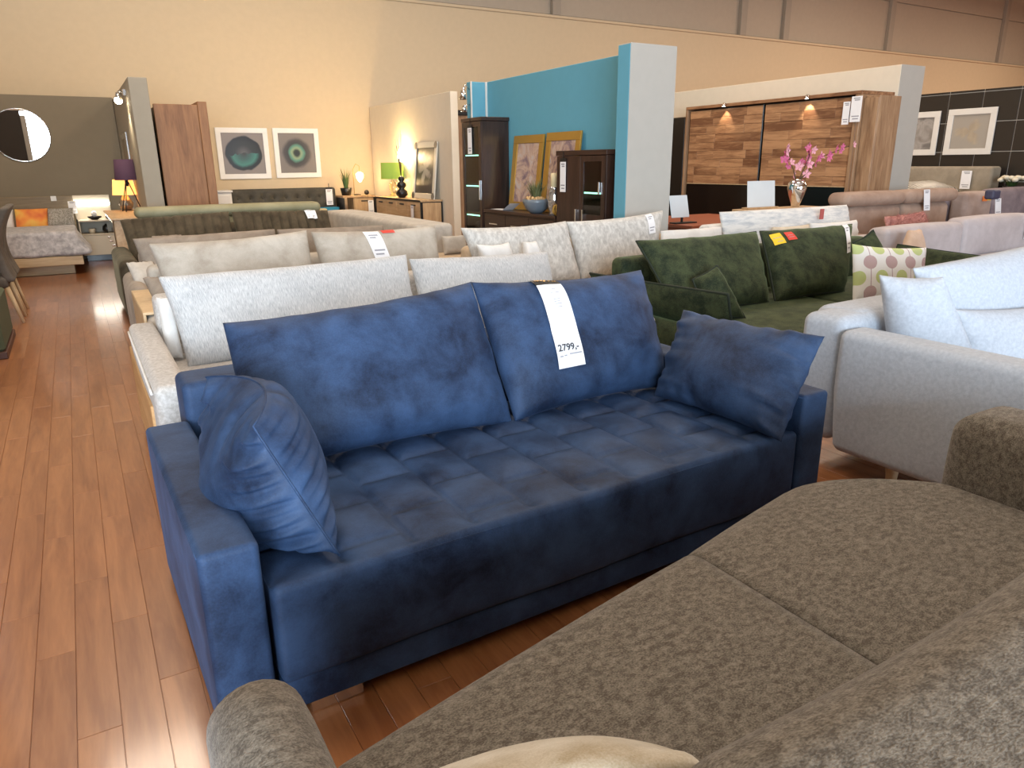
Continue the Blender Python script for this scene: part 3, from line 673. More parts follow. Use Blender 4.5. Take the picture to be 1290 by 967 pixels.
# ---------------------------------------------------------------- tags on cushions
GPR = MATS['grey_print']
def ctag(P, corners, label, m=None, off=.006, lines=((.2, .8, .8), (.2, .6, .7), (.15, .85, .25), (.15, .7, .12))):
    c = P.pt((corners[0][0]+corners[2][0])/2, (corners[0][1]+corners[2][1])/2); t = thing('price_tag', label, 'price tag', c)
    P.strip(corners, m or PAPER, 'paper', t, off, 6); mp_ = tagmap(P, *corners, off+.0035)
    for a, b, y in lines: obj('print_line', MB().add([mp_(a, y), mp_(b, y), mp_(b, y+.05), mp_(a, y+.05)], [(0, 1, 2, 3)]), GPR, t)
    return t
ctag(cb, ((-.27, .93), (-.02, .93), (.06, .1), (-.18, .1)), 'white price tag hanging over the beige-grey cushion')
ctag(cb, ((.02, .97), (.24, .97), (.24, .84), (.04, .84)), 'small red card beside the tag on the beige-grey cushion', RED, lines=())
ctag(cd, ((.45, 1.0), (.68, 1.0), (.68, .45), (.47, .45)), 'white tag on the dark olive channel-stitched cushion', off=.02)
ctag(cc, ((.50, .93), (.66, .95), (.76, .25), (.58, .22)), 'white tag on the right oat cushion')
ctag(cg, ((-.94, .80), (-.77, .80), (-.72, .44), (-.92, .44)), 'yellow sale card on the green velvet cushion', YEL, lines=((.1, .9, .55), (.3, .8, .2)))
ctag(cg, ((-.70, .79), (-.55, .79), (-.48, .50), (-.66, .50)), 'red sale card beside the yellow card on the green cushion', RED, lines=((.2, .8, .55), (.2, .8, .3)))
ctag(cg, ((.66, .93), (.80, .95), (.86, .0), (.72, -.06)), 'long white tag at the right end of the green cushion')
def hang_tag(label, c, w_, h_, axis, hook=True, tilt=0.0):
    """flat paper tag; axis 'x': faces -X, axis 'y': faces -Y; c = centre of the paper"""
    x, y, z = c; t = thing('price_tag', label, 'price tag', (x, y, z-h_/2))
    def bx(mb, a0, a1, d0, d1, z0, z1):
        return mb.box(x+d0, x+d1, y+a0, y+a1, z0, z1) if axis == 'x' else mb.box(x+a0, x+a1, y+d0, y+d1, z0, z1)
    p = bx(MB(), -w_/2, w_/2, 0, .003, z-h_/2, z+h_/2)
    k = lambda mb: [tuple((v[0]+(0 if axis == 'x' else tilt*(v[2]-z)), v[1]+(tilt*(v[2]-z) if axis == 'x' else 0), v[2])) for v in mb.v]
    p.v = k(p); obj('paper', p, PAPER, t)
    for a, b, f in ((-.3, .3, .40), (-.3, .2, .33), (-.35, .35, -.30), (-.3, .25, -.40)):
        pr = bx(MB(), a*w_, b*w_, -.001, 0, z+f*h_, z+(f+.045)*h_); pr.v = k(pr); obj('print_line', pr, GPR, t)
    if hook:
        hk = bx(MB(), -w_*.5, w_*.5, 0, .003, z+h_/2, z+h_/2+.04); bx(hk, -.006, .006, 0, .004, z+h_/2+.04, z+h_/2+.11); hk.v = k(hk); obj('clip', hk, BLACKM, t)
    return t
hang_tag('tag hanging on the right lilac cushion near the frame edge', (9.62, 4.37, .72), .13, .26, 'y')
hang_tag('tag hanging over the rosy brown headrests', (9.35, 5.47, 1.0), .13, .26, 'y', False, -.25)
hang_tag('white tag under a dark ribbon between the brown and mauve sofas', (10.18, 5.02, .90), .14, .22, 'y', False, -.3)
tag(obj('ribbon', softbox(9.98, 10.16, 5.0, 5.12, 1.0, 1.12, .03), plain('navy_ribbon', (.05, .05, .09), .6)), 'dark navy bow above the white tag between brown and mauve sofas', 'ribbon')

# ---------------------------------------------------------------- left edge: chairs and green bench
def chair(y, label):
    t = thing('dining_chair', label, 'chair', (-.92, y, 0), 'grey dining chairs')
    def bf(P, nn):
        k = (P.z-.42)/.72; return (P.x-.10*math.sin(k*math.pi*.9)*1.0+.10*k*k, P.y, P.z)
    obj('backrest', softbox(-.70, -.61, y-.22, y+.22, .42, 1.14, .035, (0, 0, 0), (3, 6, 14), bf), fabric('chair_grey', (.10, .085, .07), (.17, .145, .12), 6), t)
    obj('seat', softbox(-1.2, -.68, y-.23, y+.23, .36, .48, .04, (0, 0, .01)), MATS['chair_grey'], t)
    for sx, bx_ in ((-.70, .08), (-1.14, -.02)):
        for sy in (-.19, .19): obj('leg', MB().tube([(sx, y+sy, .37), (sx+bx_, y+sy, 0)], .024, 8, .016), PALEW, t)
    return t
chair(9.45, 'grey upholstered dining chair at the left edge, farther one')
chair(8.92, 'grey upholstered dining chair cut off by the left edge, nearer one')
gb = thing('bench', 'olive green box bench with brown plinth at the left edge', 'bench', (-1.0, 7.4, 0))
obj('body', MB().bbox(-1.5, -.67, 7.1, 8.1, .06, .46, .02), plain('olive_fabric', (.085, .10, .055), .9), gb); obj('plinth', MB().bbox(-1.5, -.66, 7.08, 8.12, 0, .06, .005), plain('brown_plinth', (.09, .035, .02), .5), gb)

# ---------------------------------------------------------------- bedroom corner far left
bd = thing('bed', 'light wood platform bed with silver bedspread below the round mirror', 'bed', (-.9, 13.5, 0))
PB = wood('bed_wood', (.40, .28, .15), (.54, .40, .24), 0)
obj('plinth', MB().bbox(-1.7, -.13, 12.62, 14.3, 0, .135, .005), PB, bd); obj('platform', MB().bbox(-1.95, .0, 12.45, 14.45, .14, .27, .006), PB, bd)
obj('headboard', MB().bbox(-2.1, -.005, 14.45, 14.54, .1, 1.06, .006), wood('headboard_wood', (.17, .125, .07), (.25, .19, .11), 0), bd)
obj('mattress', softbox(-1.75, -.08, 12.55, 14.42, .275, .56, .06), WHITEC, bd)
def spread(P, nn):
    k = max(0, (.55-P.z)/.3); fr = max(0, (-P.y+12.7)/.2)
    return (P.x+.24*k*max(0, (P.x+.1)/.1)*1.0+.015*math.sin(P.y*14)*k, P.y-.03*k+.02*math.sin(P.x*13)*k, P.z)
sm = fabric('silver_quilt', (.32, .31, .32), (.60, .58, .58), 14, (1, .6, 1), bump=.5, sheen=.5)
tag(obj('bedspread', softbox(-1.80, -.02, 12.46, 13.9, .275, .625, .05, (0, 0, .01), (30, 30, 6), spread), sm), 'silver quilted bedspread draped over the platform bed', 'bedspread')
def orange():
    m, nt, b = nt_new('orange_print'); T = NT(nt)
    v = T.n('ShaderNodeTexNoise', Vector=T.coord('UV'), Scale=4.0, Detail=2.0).outputs[0]
    nt.links.new(T.ramp(v, [(.35, (.72, .16, .05)), (.5, (.85, .30, .06)), (.65, (.85, .48, .10))]), b.inputs['Base Color']); b.inputs['Roughness'].default_value = .8; return m
cush(-.84, -.41, 13.98, .55, -.82, -.37, .885, orange(), 'orange watercolour pillow on the bed', .16, .12, 3, name='throw_pillow', cat='pillow')
cush(-.42, -.03, 14.02, .57, -.38, -.02, .875, fabric('grey_shag', (.20, .18, .15), (.55, .52, .46), 60, bump=.9), 'grey shaggy pillow beside the orange one', .16, .12, 6, name='throw_pillow', cat='pillow')
cush(-1.25, -.86, 14.02, .57, -1.22, -.84, .88, WHITEC, 'white pillow behind the dining chair on the bed', .16, .12, 8, name='throw_pillow', cat='pillow')
sk = thing('socket', 'small white wall socket above the orange pillow', 'socket', (-.27, 14.44, 1.0)); obj('plate', MB().bbox(-.31, -.23, 14.43, 14.449, .98, 1.06, .003), WHITE, sk)
hang_tag('white tag hanging on the bed headboard beside the shaggy pillow', (-.02, 14.40, .87), .12, .2, 'y', False)
mr = thing('mirror', 'round frameless mirror on the olive wall above the bed', 'mirror', (-.56, 14.53, 1.6))
MIRR = plain('mirror_glass', (.9, .9, .9), .01, 1)
obj('glass', MB().disc((-.555, 14.545, 2.01), (1, 0, 0), (0, 0, 1), .395, th=.02, n=64), MIRR, mr)
obj('rim', MB().tube([(-.555+.4*math.cos(t_*.0982), 14.535, 2.01+.4*math.sin(t_*.0982)) for t_ in range(65)], .010, 6), CHROME, mr)
# bedside unit
ns = thing('bedside_unit', 'pale bedside unit with a lit LED bar and open shelf', 'bedside cabinet', (.3, 14.3, 0))
NSM = plain('pale_cream_lacquer', (.55, .48, .36), .5)
obj('plinth', MB().bbox(.06, .50, 14.12, 14.5, 0, .10, .003), BLACK, ns)
obj('drawer', MB().bbox(.02, .52, 14.0, 14.5, .105, .425, .004), NSM, ns)
obj('shelf', MB().bbox(.02, .52, 14.0, 14.5, .43, .45, .002), NSM, ns); obj('shelf', MB().bbox(.02, .52, 14.0, 14.5, .65, .67, .002), NSM, ns)
obj('side', MB().bbox(.02, .04, 14.02, 14.5, .45, .65, .002), NSM, ns); obj('side', MB().bbox(.50, .52, 14.02, 14.5, .45, .65, .002), NSM, ns)
obj('back_panel', MB().bbox(.0, .54, 14.46, 14.54, .67, 1.06, .003), NSM, ns)
obj('led_bar', MB().bbox(.0, .53, 14.42, 14.46, .90, .955, .003), plain('led_strip', (1, 1, 1), .5, emit=(1, .97, .9), es=10.0), ns); obj('shelf_back', MB().bbox(.04, .50, 14.47, 14.5, .45, .65, .002), NSM, ns)
area('led_glow', (.27, 14.3, .9), (.27, 14.1, .4), .5, .06, 1.6, (1, .9, .75))
fb = thing('flower_bowl', 'little white flower in a dark bowl on the bedside unit', 'plant', (.27, 14.22, .67)); obj('bowl', MB().lathe(.27, 14.22, [(.04, .67), (.10, .70), (.11, .725), (.09, .725), (.03, .69)], 16), BLACK, fb); obj('flower', MB().sphere((.27, 14.22, .765), .045), WHITE, fb)
tag(obj('cup', MB().lathe(.20, 14.15, [(.04, .45), (.055, .53), (.05, .53), (.035, .46)], 14), NSM), 'small pale cup on the open shelf of the bedside unit', 'cup')
tag(obj('ball_vase', MB().lathe(.42, 14.15, [(.03, .45), (.07, .50), (.06, .56), (.02, .59), (.018, .60)], 14), BLACK), 'round black vase on the open shelf of the bedside unit', 'vase')
# mirrored chest with lamps
ch = thing('chest', 'wooden chest with a mirrored front below the purple lamp', 'chest', (.6, 11.5, 0))
obj('body', MB().bbox(.40, .82, 10.58, 12.7, .08, .86, .005), OAKH, ch); obj('top', MB().bbox(.37, .83, 10.55, 12.73, .862, .885, .004), OAKH, ch)
for i in range(3):
    y0 = 10.6+i*.69; d = obj('door', MB().bbox(.385, .399, y0+.01, y0+.68, .12, .84, .004), MIRR, ch); obj('knob', MB().sphere((.375, y0+.62, .5), .014), CHROME, d)
for x in (.45, .77):
    for y in (10.63, 12.65): obj('leg', MB().box(x-.02, x+.02, y-.02, y+.02, 0, .08), OAKH, ch)
PUR = plain('purple_shade', (.055, .022, .05), .85); ORS = plain('lit_orange_shade', (.8, .4, .15), .9, emit=(1, .42, .10), es=1.6)
def shade(cx, cy, z0, z1, r0, r1, m, par, name='lamp_shade'):
    return obj(name, MB().lathe(cx, cy, [(r0, z0), (r1, z1), (r1-.004, z1), (r0-.004, z0), (r0, z0)], 28, cap=False), m, par)
l1 = thing('table_lamp', 'tripod table lamp with dark purple shade', 'lamp', (.68, 12.15, .885))
shade(.71, 12.15, 1.325, 1.61, .15, .125, PUR, l1)
for k in range(3):
    a = 2.2+k*2.094; obj('leg', MB().tube([(.71+.02*math.cos(a), 12.15+.02*math.sin(a), 1.30), (.70+.16*math.cos(a), 12.15+.16*math.sin(a), .886)], .007, 6), BLACKM, l1)
obj('hub', MB().lathe(.71, 12.15, [(.022, 1.24), (.022, 1.33)], 10), BLACKM, l1)
l2 = thing('table_lamp', 'table lamp with glowing orange shade and silver mosaic base', 'lamp', (.63, 12.5, .885))
shade(.68, 12.5, 1.11, 1.33, .165, .135, ORS, l2)
obj('base', MB().lathe(.68, 12.5, [(.05, .886), (.09, .93), (.10, .99), (.06, 1.06), (.03, 1.11), (.02, 1.2)], 16), plain('silver_mosaic', (.55, .5, .42), .25, .9), l2)
point('orange_lamp_bulb', (.68, 12.5, 1.18), 6, (1, .6, .25), .03)
# wall spot on the divider
sp_ = thing('wall_spot', 'lit spotlight at the top of the grey divider wall', 'spotlight', (.80, 11.6, 2.38))
obj('mount', MB().bbox(.80, .838, 11.56, 11.64, 2.42, 2.50, .003), CHROME, sp_); obj('head', MB().lathe(.74, 11.6, [(.025, 2.46), (.05, 2.36)], 14), CHROME, sp_)
obj('bulb', MB().sphere((.735, 11.6, 2.36), .05), plain('hot_bulb', (1, 1, 1), .5, emit=(1, .85, .6), es=30), sp_); obj('arm', MB().tube([(.80, 11.6, 2.46), (.74, 11.6, 2.47)], .012, 6), CHROME, sp_)
spot('divider_spot_beam', (.70, 11.6, 2.34), (.84, 11.75, 1.0), 60, (1, .85, .6), 110, .8)
# framed panel hung on the divider
fp = thing('picture', 'narrow silver picture on the divider wall behind the lamps', 'picture', (.82, 12.9, 1.2)); obj('frame', MB().bbox(.815, .838, 12.6, 13.5, 1.1, 2.0, .004), CHROME, fp); obj('print', MB().bbox(.808, .814, 12.68, 13.42, 1.18, 1.92, .001), OLIVEP, fp)
# knotty oak wardrobe
wd = thing('wardrobe', 'tall knotty oak wardrobe beside the grey divider wall', 'wardrobe', (1.45, 12.0, 0))
obj('side', MB().bbox(1.12, 1.67, 11.30, 11.36, .03, 2.31, .004), KNOT, wd); obj('body', MB().bbox(1.16, 1.67, 11.362, 13.2, .03, 2.30, .004), KNOT, wd)
obj('cornice_side', MB().bbox(1.672, 1.79, 11.28, 13.2, .0, 2.352, .004), KNOT, wd)
for i in range(2): obj('door', MB().bbox(1.14, 1.158, 11.40+i*.9, 12.28+i*.9, .06, 2.28, .003), DARKW, wd)

# ---------------------------------------------------------------- pictures on the back wall
def eye_mat(name, kind):
    m, nt, b = nt_new(name); T = NT(nt); sp = T.n('ShaderNodeSeparateXYZ', Vector=T.coord('Generated'))
    n1 = T.n('ShaderNodeTexNoise', Vector=T.coord('Generated', (1, 1, 1)), Scale=3.0, Detail=5.0).outputs[0]
    x = T.math('SUBTRACT', sp.outputs[0], .5 if kind == 0 else .48); z = T.math('SUBTRACT', sp.outputs[2], .5)
    d = T.math('SQRT', T.math('ADD', T.math('MULTIPLY', x, x), T.math('MULTIPLY', z, z)))
    d = T.math('MULTIPLY_ADD', T.math('SUBTRACT', n1, .5), .12, d)
    if kind == 0:
        disc = T.ramp(d, [(.0, (.05, .05, .05)), (.16, (.05, .12, .11)), (.28, (.06, .20, .17)), (.36, (.02, .025, .025)), (.42, (.02, .02, .02)), (.45, (.23, .20, .185))])
        topd = T.ramp(d, [(.0, (.12, .11, .11)), (.2, (.035, .035, .035)), (.42, (.02, .02, .02)), (.45, (.23, .20, .185))])
        c = T.mix(T.math('GREATER_THAN', T.math('MULTIPLY_ADD', n1, .3, z), .12), disc, topd)
    else:
        c = T.ramp(d, [(.0, (.03, .04, .045)), (.06, (.04, .05, .05)), (.12, (.26, .34, .22)), (.19, (.10, .26, .21)), (.25, (.05, .055, .06)), (.34, (.075, .07, .075)), (.42, (.20, .18, .17))])
    nt.links.new(c, b.inputs['Base Color']); b.inputs['Roughness'].default_value = .3; return m
def framed_y(name, label, x0, x1, z0, z1, y, fw_, fm, pm, group=None, th=.03):
    t = thing(name, label, 'picture', ((x0+x1)/2, y, z0), group)
    for a in ((x0, x1, z0, z0+fw_), (x0, x1, z1-fw_, z1), (x0, x0+fw_, z0+fw_, z1-fw_), (x1-fw_, x1, z0+fw_, z1-fw_)):
        obj('frame_rail', MB().bbox(a[0], a[1], y-th, y, a[2], a[3], .003), fm, t)
    obj('print', MB().bbox(x0+fw_, x1-fw_, y-th*.5, y-.002, z0+fw_, z1-fw_, .001), pm, t); return t
framed_y('picture', 'white-framed print of a dark disc with teal crescent', 2.43, 3.36, 1.27, 2.18, 14.798, .09, WHITE, eye_mat('teal_disc_print', 0), 'white-framed disc prints')
framed_y('picture', 'white-framed print of a greenish ring on dark grey', 3.46, 4.33, 1.275, 2.185, 14.798, .09, WHITE, eye_mat('green_ring_print', 1), 'white-framed disc prints')
# tufted bed
b2 = thing('bed', 'bed with dark grey button-tufted headboard below the two white-framed prints', 'bed', (3.5, 13.6, 0))
HB = fabric('dark_grey_leatherette', (.05, .046, .036), (.085, .078, .062), 5, bump=.1, rough=.6)
def tuft(P, nn):
    if nn.y < -.3:
        for r_, z in enumerate((.92, .74, .56)):
            for k in range(9):
                x = 2.65+k*.22+(.11 if r_ % 2 else 0); d2 = (P.x-x)**2+(P.z-z)**2
                P = Vector((P.x, P.y+.035*math.exp(-d2/.0018), P.z))
    return P
hb = obj('headboard', softbox(2.53, 4.50, 14.48, 14.68, .1, 1.085, .05, (0, 0, 0), (90, 4, 40), tuft), HB, b2)
for r_, z in enumerate((.92, .74, .56)):
    for k in range(9):
        x = 2.65+k*.22+(.11 if r_ % 2 else 0)
        if x < 4.45: obj('button', MB().sphere((x, 14.506, z), .016, 8, 5), HB, hb)
obj('base', softbox(2.6, 4.42, 12.6, 14.47, .05, .33, .03), HB, b2); obj('mattress', softbox(2.62, 4.40, 12.62, 14.46, .335, .56, .06), fabric('cream_sheet', (.62, .55, .42), (.72, .66, .54), 4), b2)
hang_tag('white tag on the dark tufted headboard', (4.36, 14.46, .90), .13, .3, 'y')
cush(4.0, 4.42, 14.1, .57, 4.0, 4.48, .70, plain('bright_blue_cotton', (.015, .20, .36), .8), 'bright blue pillow on the tufted bed', .16, .15, 5, name='throw_pillow', cat='pillow')
cush(3.86, 4.18, 13.92, .57, 3.84, 4.16, .70, fabric('straw_linen', (.48, .40, .24), (.56, .48, .32), 8), 'straw-coloured pillow beside the bright blue one', .14, .12, 9, name='throw_pillow', cat='pillow')
wb_ = thing('bedside_cabinet', 'white bedside cabinet left of the tufted headboard', 'bedside cabinet', (2.2, 14.4, 0)); obj('body', MB().bbox(1.95, 2.48, 14.15, 14.6, .04, 1.05, .005), WHITE, wb_); obj('top', MB().bbox(1.93, 2.50, 14.12, 14.62, 1.052, 1.085, .004), WHITE, wb_)
for z0, z1 in ((.08, .52), (.54, 1.0)): d = obj('drawer', MB().bbox(1.97, 2.46, 14.132, 14.148, z0, z1, .003), WHITE, wb_); obj('knob', MB().sphere((2.21, 14.12, (z0+z1)/2), .014), CHROME, d)
# black-framed oak bedside cabinet
n2 = thing('bedside_cabinet', 'oak bedside cabinet in a black frame right of the tufted bed', 'bedside cabinet', (4.86, 14.4, 0))
for z0, z1 in ((.05, .08), (.89, .925)): obj('frame_board', MB().bbox(4.53, 5.20, 14.15, 14.6, z0, z1, .002), BLACKM if z0 < .5 else OAKW, n2)
for x in (4.53, 5.17): obj('frame_side', MB().bbox(x, x+.03, 14.15, 14.6, 0, .888, .002), BLACKM, n2)
obj('body', MB().bbox(4.75, 5.165, 14.19, 14.58, .082, .885, .003), OAKW, n2)
for z0, z1 in ((.10, .48), (.50, .87)): d = obj('drawer', MB().bbox(4.76, 5.155, 14.172, 14.188, z0, z1, .003), OAKW, n2); obj('handle', MB().box(4.90, 5.05, 14.158, 14.172, z1-.06, z1-.04), BLACKM, d)
hang_tag('white tag on the oak bedside cabinet', (5.08, 14.12, .70), .11, .26, 'y', False)
def grass(t, cx, cy, z, n, h, sp, m, name='leaf'):
    mb = MB()
    for i in range(n):
        a = random.uniform(0, 6.28); r = random.uniform(.01, sp*.25); q = random.uniform(.3, 1)*sp; hh = h*random.uniform(.6, 1)
        p = [Vector((cx+r*math.cos(a), cy+r*math.sin(a), z)), Vector((cx+(r+q*.35)*math.cos(a), cy+(r+q*.35)*math.sin(a), z+hh*.6)), Vector((cx+(r+q)*math.cos(a), cy+(r+q)*math.sin(a), z+hh))]
        s_ = Vector((-math.sin(a), math.cos(a), 0))*.007; mb.add([p[0]-s_, p[0]+s_, p[1]+s_*.8, p[1]-s_*.8, p[2]], [(0, 1, 2, 3), (3, 2, 4)])
    o = obj(name, mb, m, t); o['kind'] = 'stuff'; return o
LEAF = plain('leaf_green', (.06, .12, .03), .6); LEAFD = plain('dry_green', (.13, .15, .06), .7)
pt_ = thing('potted_grass', 'spiky green grass in a black cube pot on the bedside cabinet', 'plant', (4.68, 14.38, .925)); obj('pot', MB().lathe(4.68, 14.38, [(.09, .926), (.12, 1.07), (.105, 1.07), (.09, 1.03)], 4), BLACK, pt_); grass(pt_, 4.68, 14.38, 1.03, 46, .45, .16, LEAF, 'leaves')
gl = thing('table_lamp', 'thin-armed lamp with a glowing glass globe on the bedside cabinet', 'lamp', (4.96, 14.36, .925))
obj('base', MB().lathe(4.90, 14.36, [(.07, .926), (.07, .94), (.01, .95)], 16), BLACKM, gl); obj('arm', MB().tube([(4.84, 14.36, .93), (4.84, 14.36, 1.42), (4.90, 14.36, 1.52), (4.97, 14.36, 1.48), (4.97, 14.36, 1.36)], .006, 6), GOLD, gl)
obj('globe', MB().lathe(4.97, 14.36, [(.02, 1.37), (.075, 1.33), (.07, 1.26), (.03, 1.19), (.004, 1.17)], 16), plain('glowing_globe', (1, .9, .7), .4, emit=(1, .72, .36), es=9), gl)
point('globe_bulb', (4.97, 14.26, 1.28), 9, (1, .62, .28), .07)
tag(obj('ball', MB().sphere((5.08, 14.33, .975), .05), BLACK), 'small black ball on the oak bedside cabinet', 'ornament')
# oak sideboard on the pale partition
sb = thing('sideboard', 'oak sideboard in a black frame along the pale partition', 'sideboard', (5.2, 12.5, 0))
obj('top', MB().bbox(4.98, 5.39, 11.45, 13.60, .895, .925, .003), OAKH, sb); obj('frame_edge', MB().bbox(4.975, 4.98, 11.45, 13.6, .895, .925, .001), BLACKM, sb)
for y in (11.45, 13.57): obj('frame_side', MB().bbox(4.985, 5.385, y, y+.03, 0, .893, .002), BLACKM, sb)
obj('body', MB().bbox(5.0, 5.38, 11.485, 13.565, .10, .892, .003), OAKH, sb)
obj('end_panel', MB().bbox(5.02, 5.35, 11.436, 11.449, .08, .88, .002), OAKW, sb)
for i in range(4):
    y0 = 11.50+i*.515
    for z0, z1 in ((.12, .60), (.61, .88)):
        d = obj('drawer' if z0 > .5 else 'door', MB().bbox(4.984, 4.999, y0, y0+.505, z0, z1, .003), OAKH, sb)
        obj('handle', MB().box(4.97, 4.984, y0+.17, y0+.34, z1-.055, z1-.035), BLACKM, d)
hang_tag('white tag at the near end of the oak sideboard', (4.95, 11.75, .70), .11, .26, 'x', False)
gl2 = thing('table_lamp', 'table lamp with lime green drum shade and clear glass base', 'lamp', (5.2, 13.1, .925))
shade(5.165, 13.1, 1.245, 1.535, .215, .205, plain('lime_shade', (.27, .38, .06), .8, emit=(.3, .5, .06), es=.22), gl2)
obj('base', MB().lathe(5.165, 13.1, [(.07, .926), (.08, .95), (.03, .98), (.07, 1.06), (.075, 1.15), (.02, 1.22), (.012, 1.3)], 16), glassm('lamp_glass', (1, .93, .75)), gl2)
obj('bulb', MB().sphere((5.165, 13.1, 1.30), .035), plain('warm_bulb', (1, 1, 1), .5, emit=(1, .7, .35), es=25), gl2)
point('green_lamp_bulb', (5.10, 13.06, 1.2), 10, (1, .66, .3), .05)
sc2 = thing('wall_lamp', 'bright wall lamp glowing on the pale partition above the sideboard', 'wall lamp', (5.37, 13.0, 1.5))
obj('plate', MB().bbox(5.375, 5.399, 12.95, 13.05, 1.58, 1.70, .003), CHROME, sc2); obj('arm', MB().tube([(5.385, 13.0, 1.64), (5.32, 13.0, 1.64)], .01, 6), CHROME, sc2)
obj('bulb', MB().lathe(5.31, 13.0, [(.005, 1.545), (.06, 1.61), (.05, 1.73), (.005, 1.79)], 14), MATS['hot_bulb'], sc2)
point('wall_lamp_bulb', (5.20, 13.0, 1.68), 34, (1, .68, .32), .06)
vs_ = thing('vase', 'black vase of three stacked globes with tall twigs on the sideboard', 'vase', (5.13, 12.6, .925))
obj('body', MB().lathe(5.13, 12.6, [(.05, .926), (.105, .98), (.10, 1.04), (.045, 1.085), (.085, 1.13), (.08, 1.18), (.035, 1.21), (.06, 1.24), (.055, 1.275), (.025, 1.30), (.02, 1.30)], 20), BLACK, vs_)
for k in range(9):
    a = random.uniform(0, 6.28); q = random.uniform(.03, .16); obj('twig', MB().tube([(5.13, 12.6, 1.29), (5.13+q*.4*math.cos(a), 12.6+q*.5*math.sin(a), 1.6), (5.13+q*math.cos(a), 12.6+q*1.3*math.sin(a), random.uniform(1.75, 2.1))], .006, 5, .0025), plain('twig_brown', (.10, .06, .03), .8), vs_)
def flower_mat(name, bg, fg, k, cy=.55):
    m, nt, b = nt_new(name); T = NT(nt); co = T.coord('Generated'); sp = T.n('ShaderNodeSeparateXYZ', Vector=co)
    n1 = T.n('ShaderNodeTexNoise', Vector=co, Scale=5.0, Detail=4.0).outputs[0]
    y = T.math('SUBTRACT', sp.outputs[1], .5); z = T.math('SUBTRACT', sp.outputs[2], cy)
    an = T.math('ARCTAN2', z, y); d = T.math('SQRT', T.math('ADD', T.math('MULTIPLY', y, y), T.math('MULTIPLY', z, z)))
    pet = T.math('MULTIPLY_ADD', T.math('ABSOLUTE', T.math('COSINE', T.math('MULTIPLY', an, k))), .28, .10)
    pet = T.math('MULTIPLY_ADD', T.math('SUBTRACT', n1, .5), .35, pet)
    f = T.math('MULTIPLY_ADD', T.math('SUBTRACT', pet, d), 7.0, .3); f = T.n('ShaderNodeClamp', Value=f).outputs[0]
    nt.links.new(T.mix(f, bg, T.mix(n1, tuple(c*.55 for c in fg), fg)), b.inputs['Base Color']); b.inputs['Roughness'].default_value = .35; return m
def framed_x(label, y0, y1, z0, z1, xb, xt, fw_, fm, pm, group=None, th=.025, corners=None):
    """picture facing -X; its foot stands at xb, its top leans to xt"""
    t = thing('picture', label, 'picture', (xb, (y0+y1)/2, z0), group)
    def sk(mb): mb.v = [(v[0]+xb+(xt-xb)*(v[2]-z0)/(z1-z0), v[1], v[2]) for v in mb.v]; return mb
    for a in ((y0, y1, z0, z0+fw_), (y0, y1, z1-fw_, z1), (y0, y0+fw_, z0+fw_, z1-fw_), (y1-fw_, y1, z0+fw_, z1-fw_)):
        obj('frame_rail', sk(MB().bbox(-th, 0, a[0], a[1], a[2], a[3], .003)), fm, t)
    obj('print', sk(MB().bbox(-th*.4, -.002, y0+fw_, y1-fw_, z0+fw_, z1-fw_, .001)), pm, t)
    if corners:
        for yy in (y0, y1):
            for zz in (z0, z1): obj('corner_ornament', sk(MB().disc((-th-.004, yy+(.05 if yy == y0 else -.05), zz+(.05 if zz == z0 else -.05)), (0, 1, 0), (0, 0, 1), .06, th=.008, n=8)), corners, t)
    return t
framed_x('white-framed dark print of a pale flower standing on the sideboard', 11.52, 12.45, .927, 1.86, 5.28, 5.385, .09, plain('antique_white', (.70, .66, .56), .5), flower_mat('grey_flower_print', (.035, .03, .03), (.45, .42, .40), 2.5), corners=plain('grey_ornament', (.25, .23, .2), .4, .5))

# ---------------------------------------------------------------- oak strip and spots beside the teal wall
ow = thing('wardrobe', 'oak wardrobe glimpsed between the pale partition and the teal return', 'wardrobe', (6.0, 11.8, 0)); obj('body', MB().bbox(5.56, 6.5, 11.15, 12.6, 0, 2.25, .004), ACACV, ow); obj('top_strip', MB().bbox(5.55, 6.51, 11.13, 12.6, 2.255, 2.33, .004), BLACKM, ow)
tsp = thing('wall_spot', 'chrome spotlight on the edge of the teal return wall', 'spotlight', (5.02, 9.7, 2.4)); obj('arm', MB().tube([(5.05, 9.72, 2.5), (4.98, 9.70, 2.56), (4.93, 9.68, 2.48)], .01, 6), CHROME, tsp); obj('head', MB().lathe(4.93, 9.68, [(.03, 2.48), (.055, 2.36), (.045, 2.36), (.02, 2.44)], 14), CHROME, tsp); obj('lower_head', MB().lathe(4.95, 9.70, [(.02, 2.28), (.045, 2.20), (.035, 2.20), (.01, 2.26)], 14), CHROME, tsp); obj('rod', MB().tube([(5.05, 9.71, 2.3), (4.95, 9.70, 2.28)], .008, 6), CHROME, tsp)
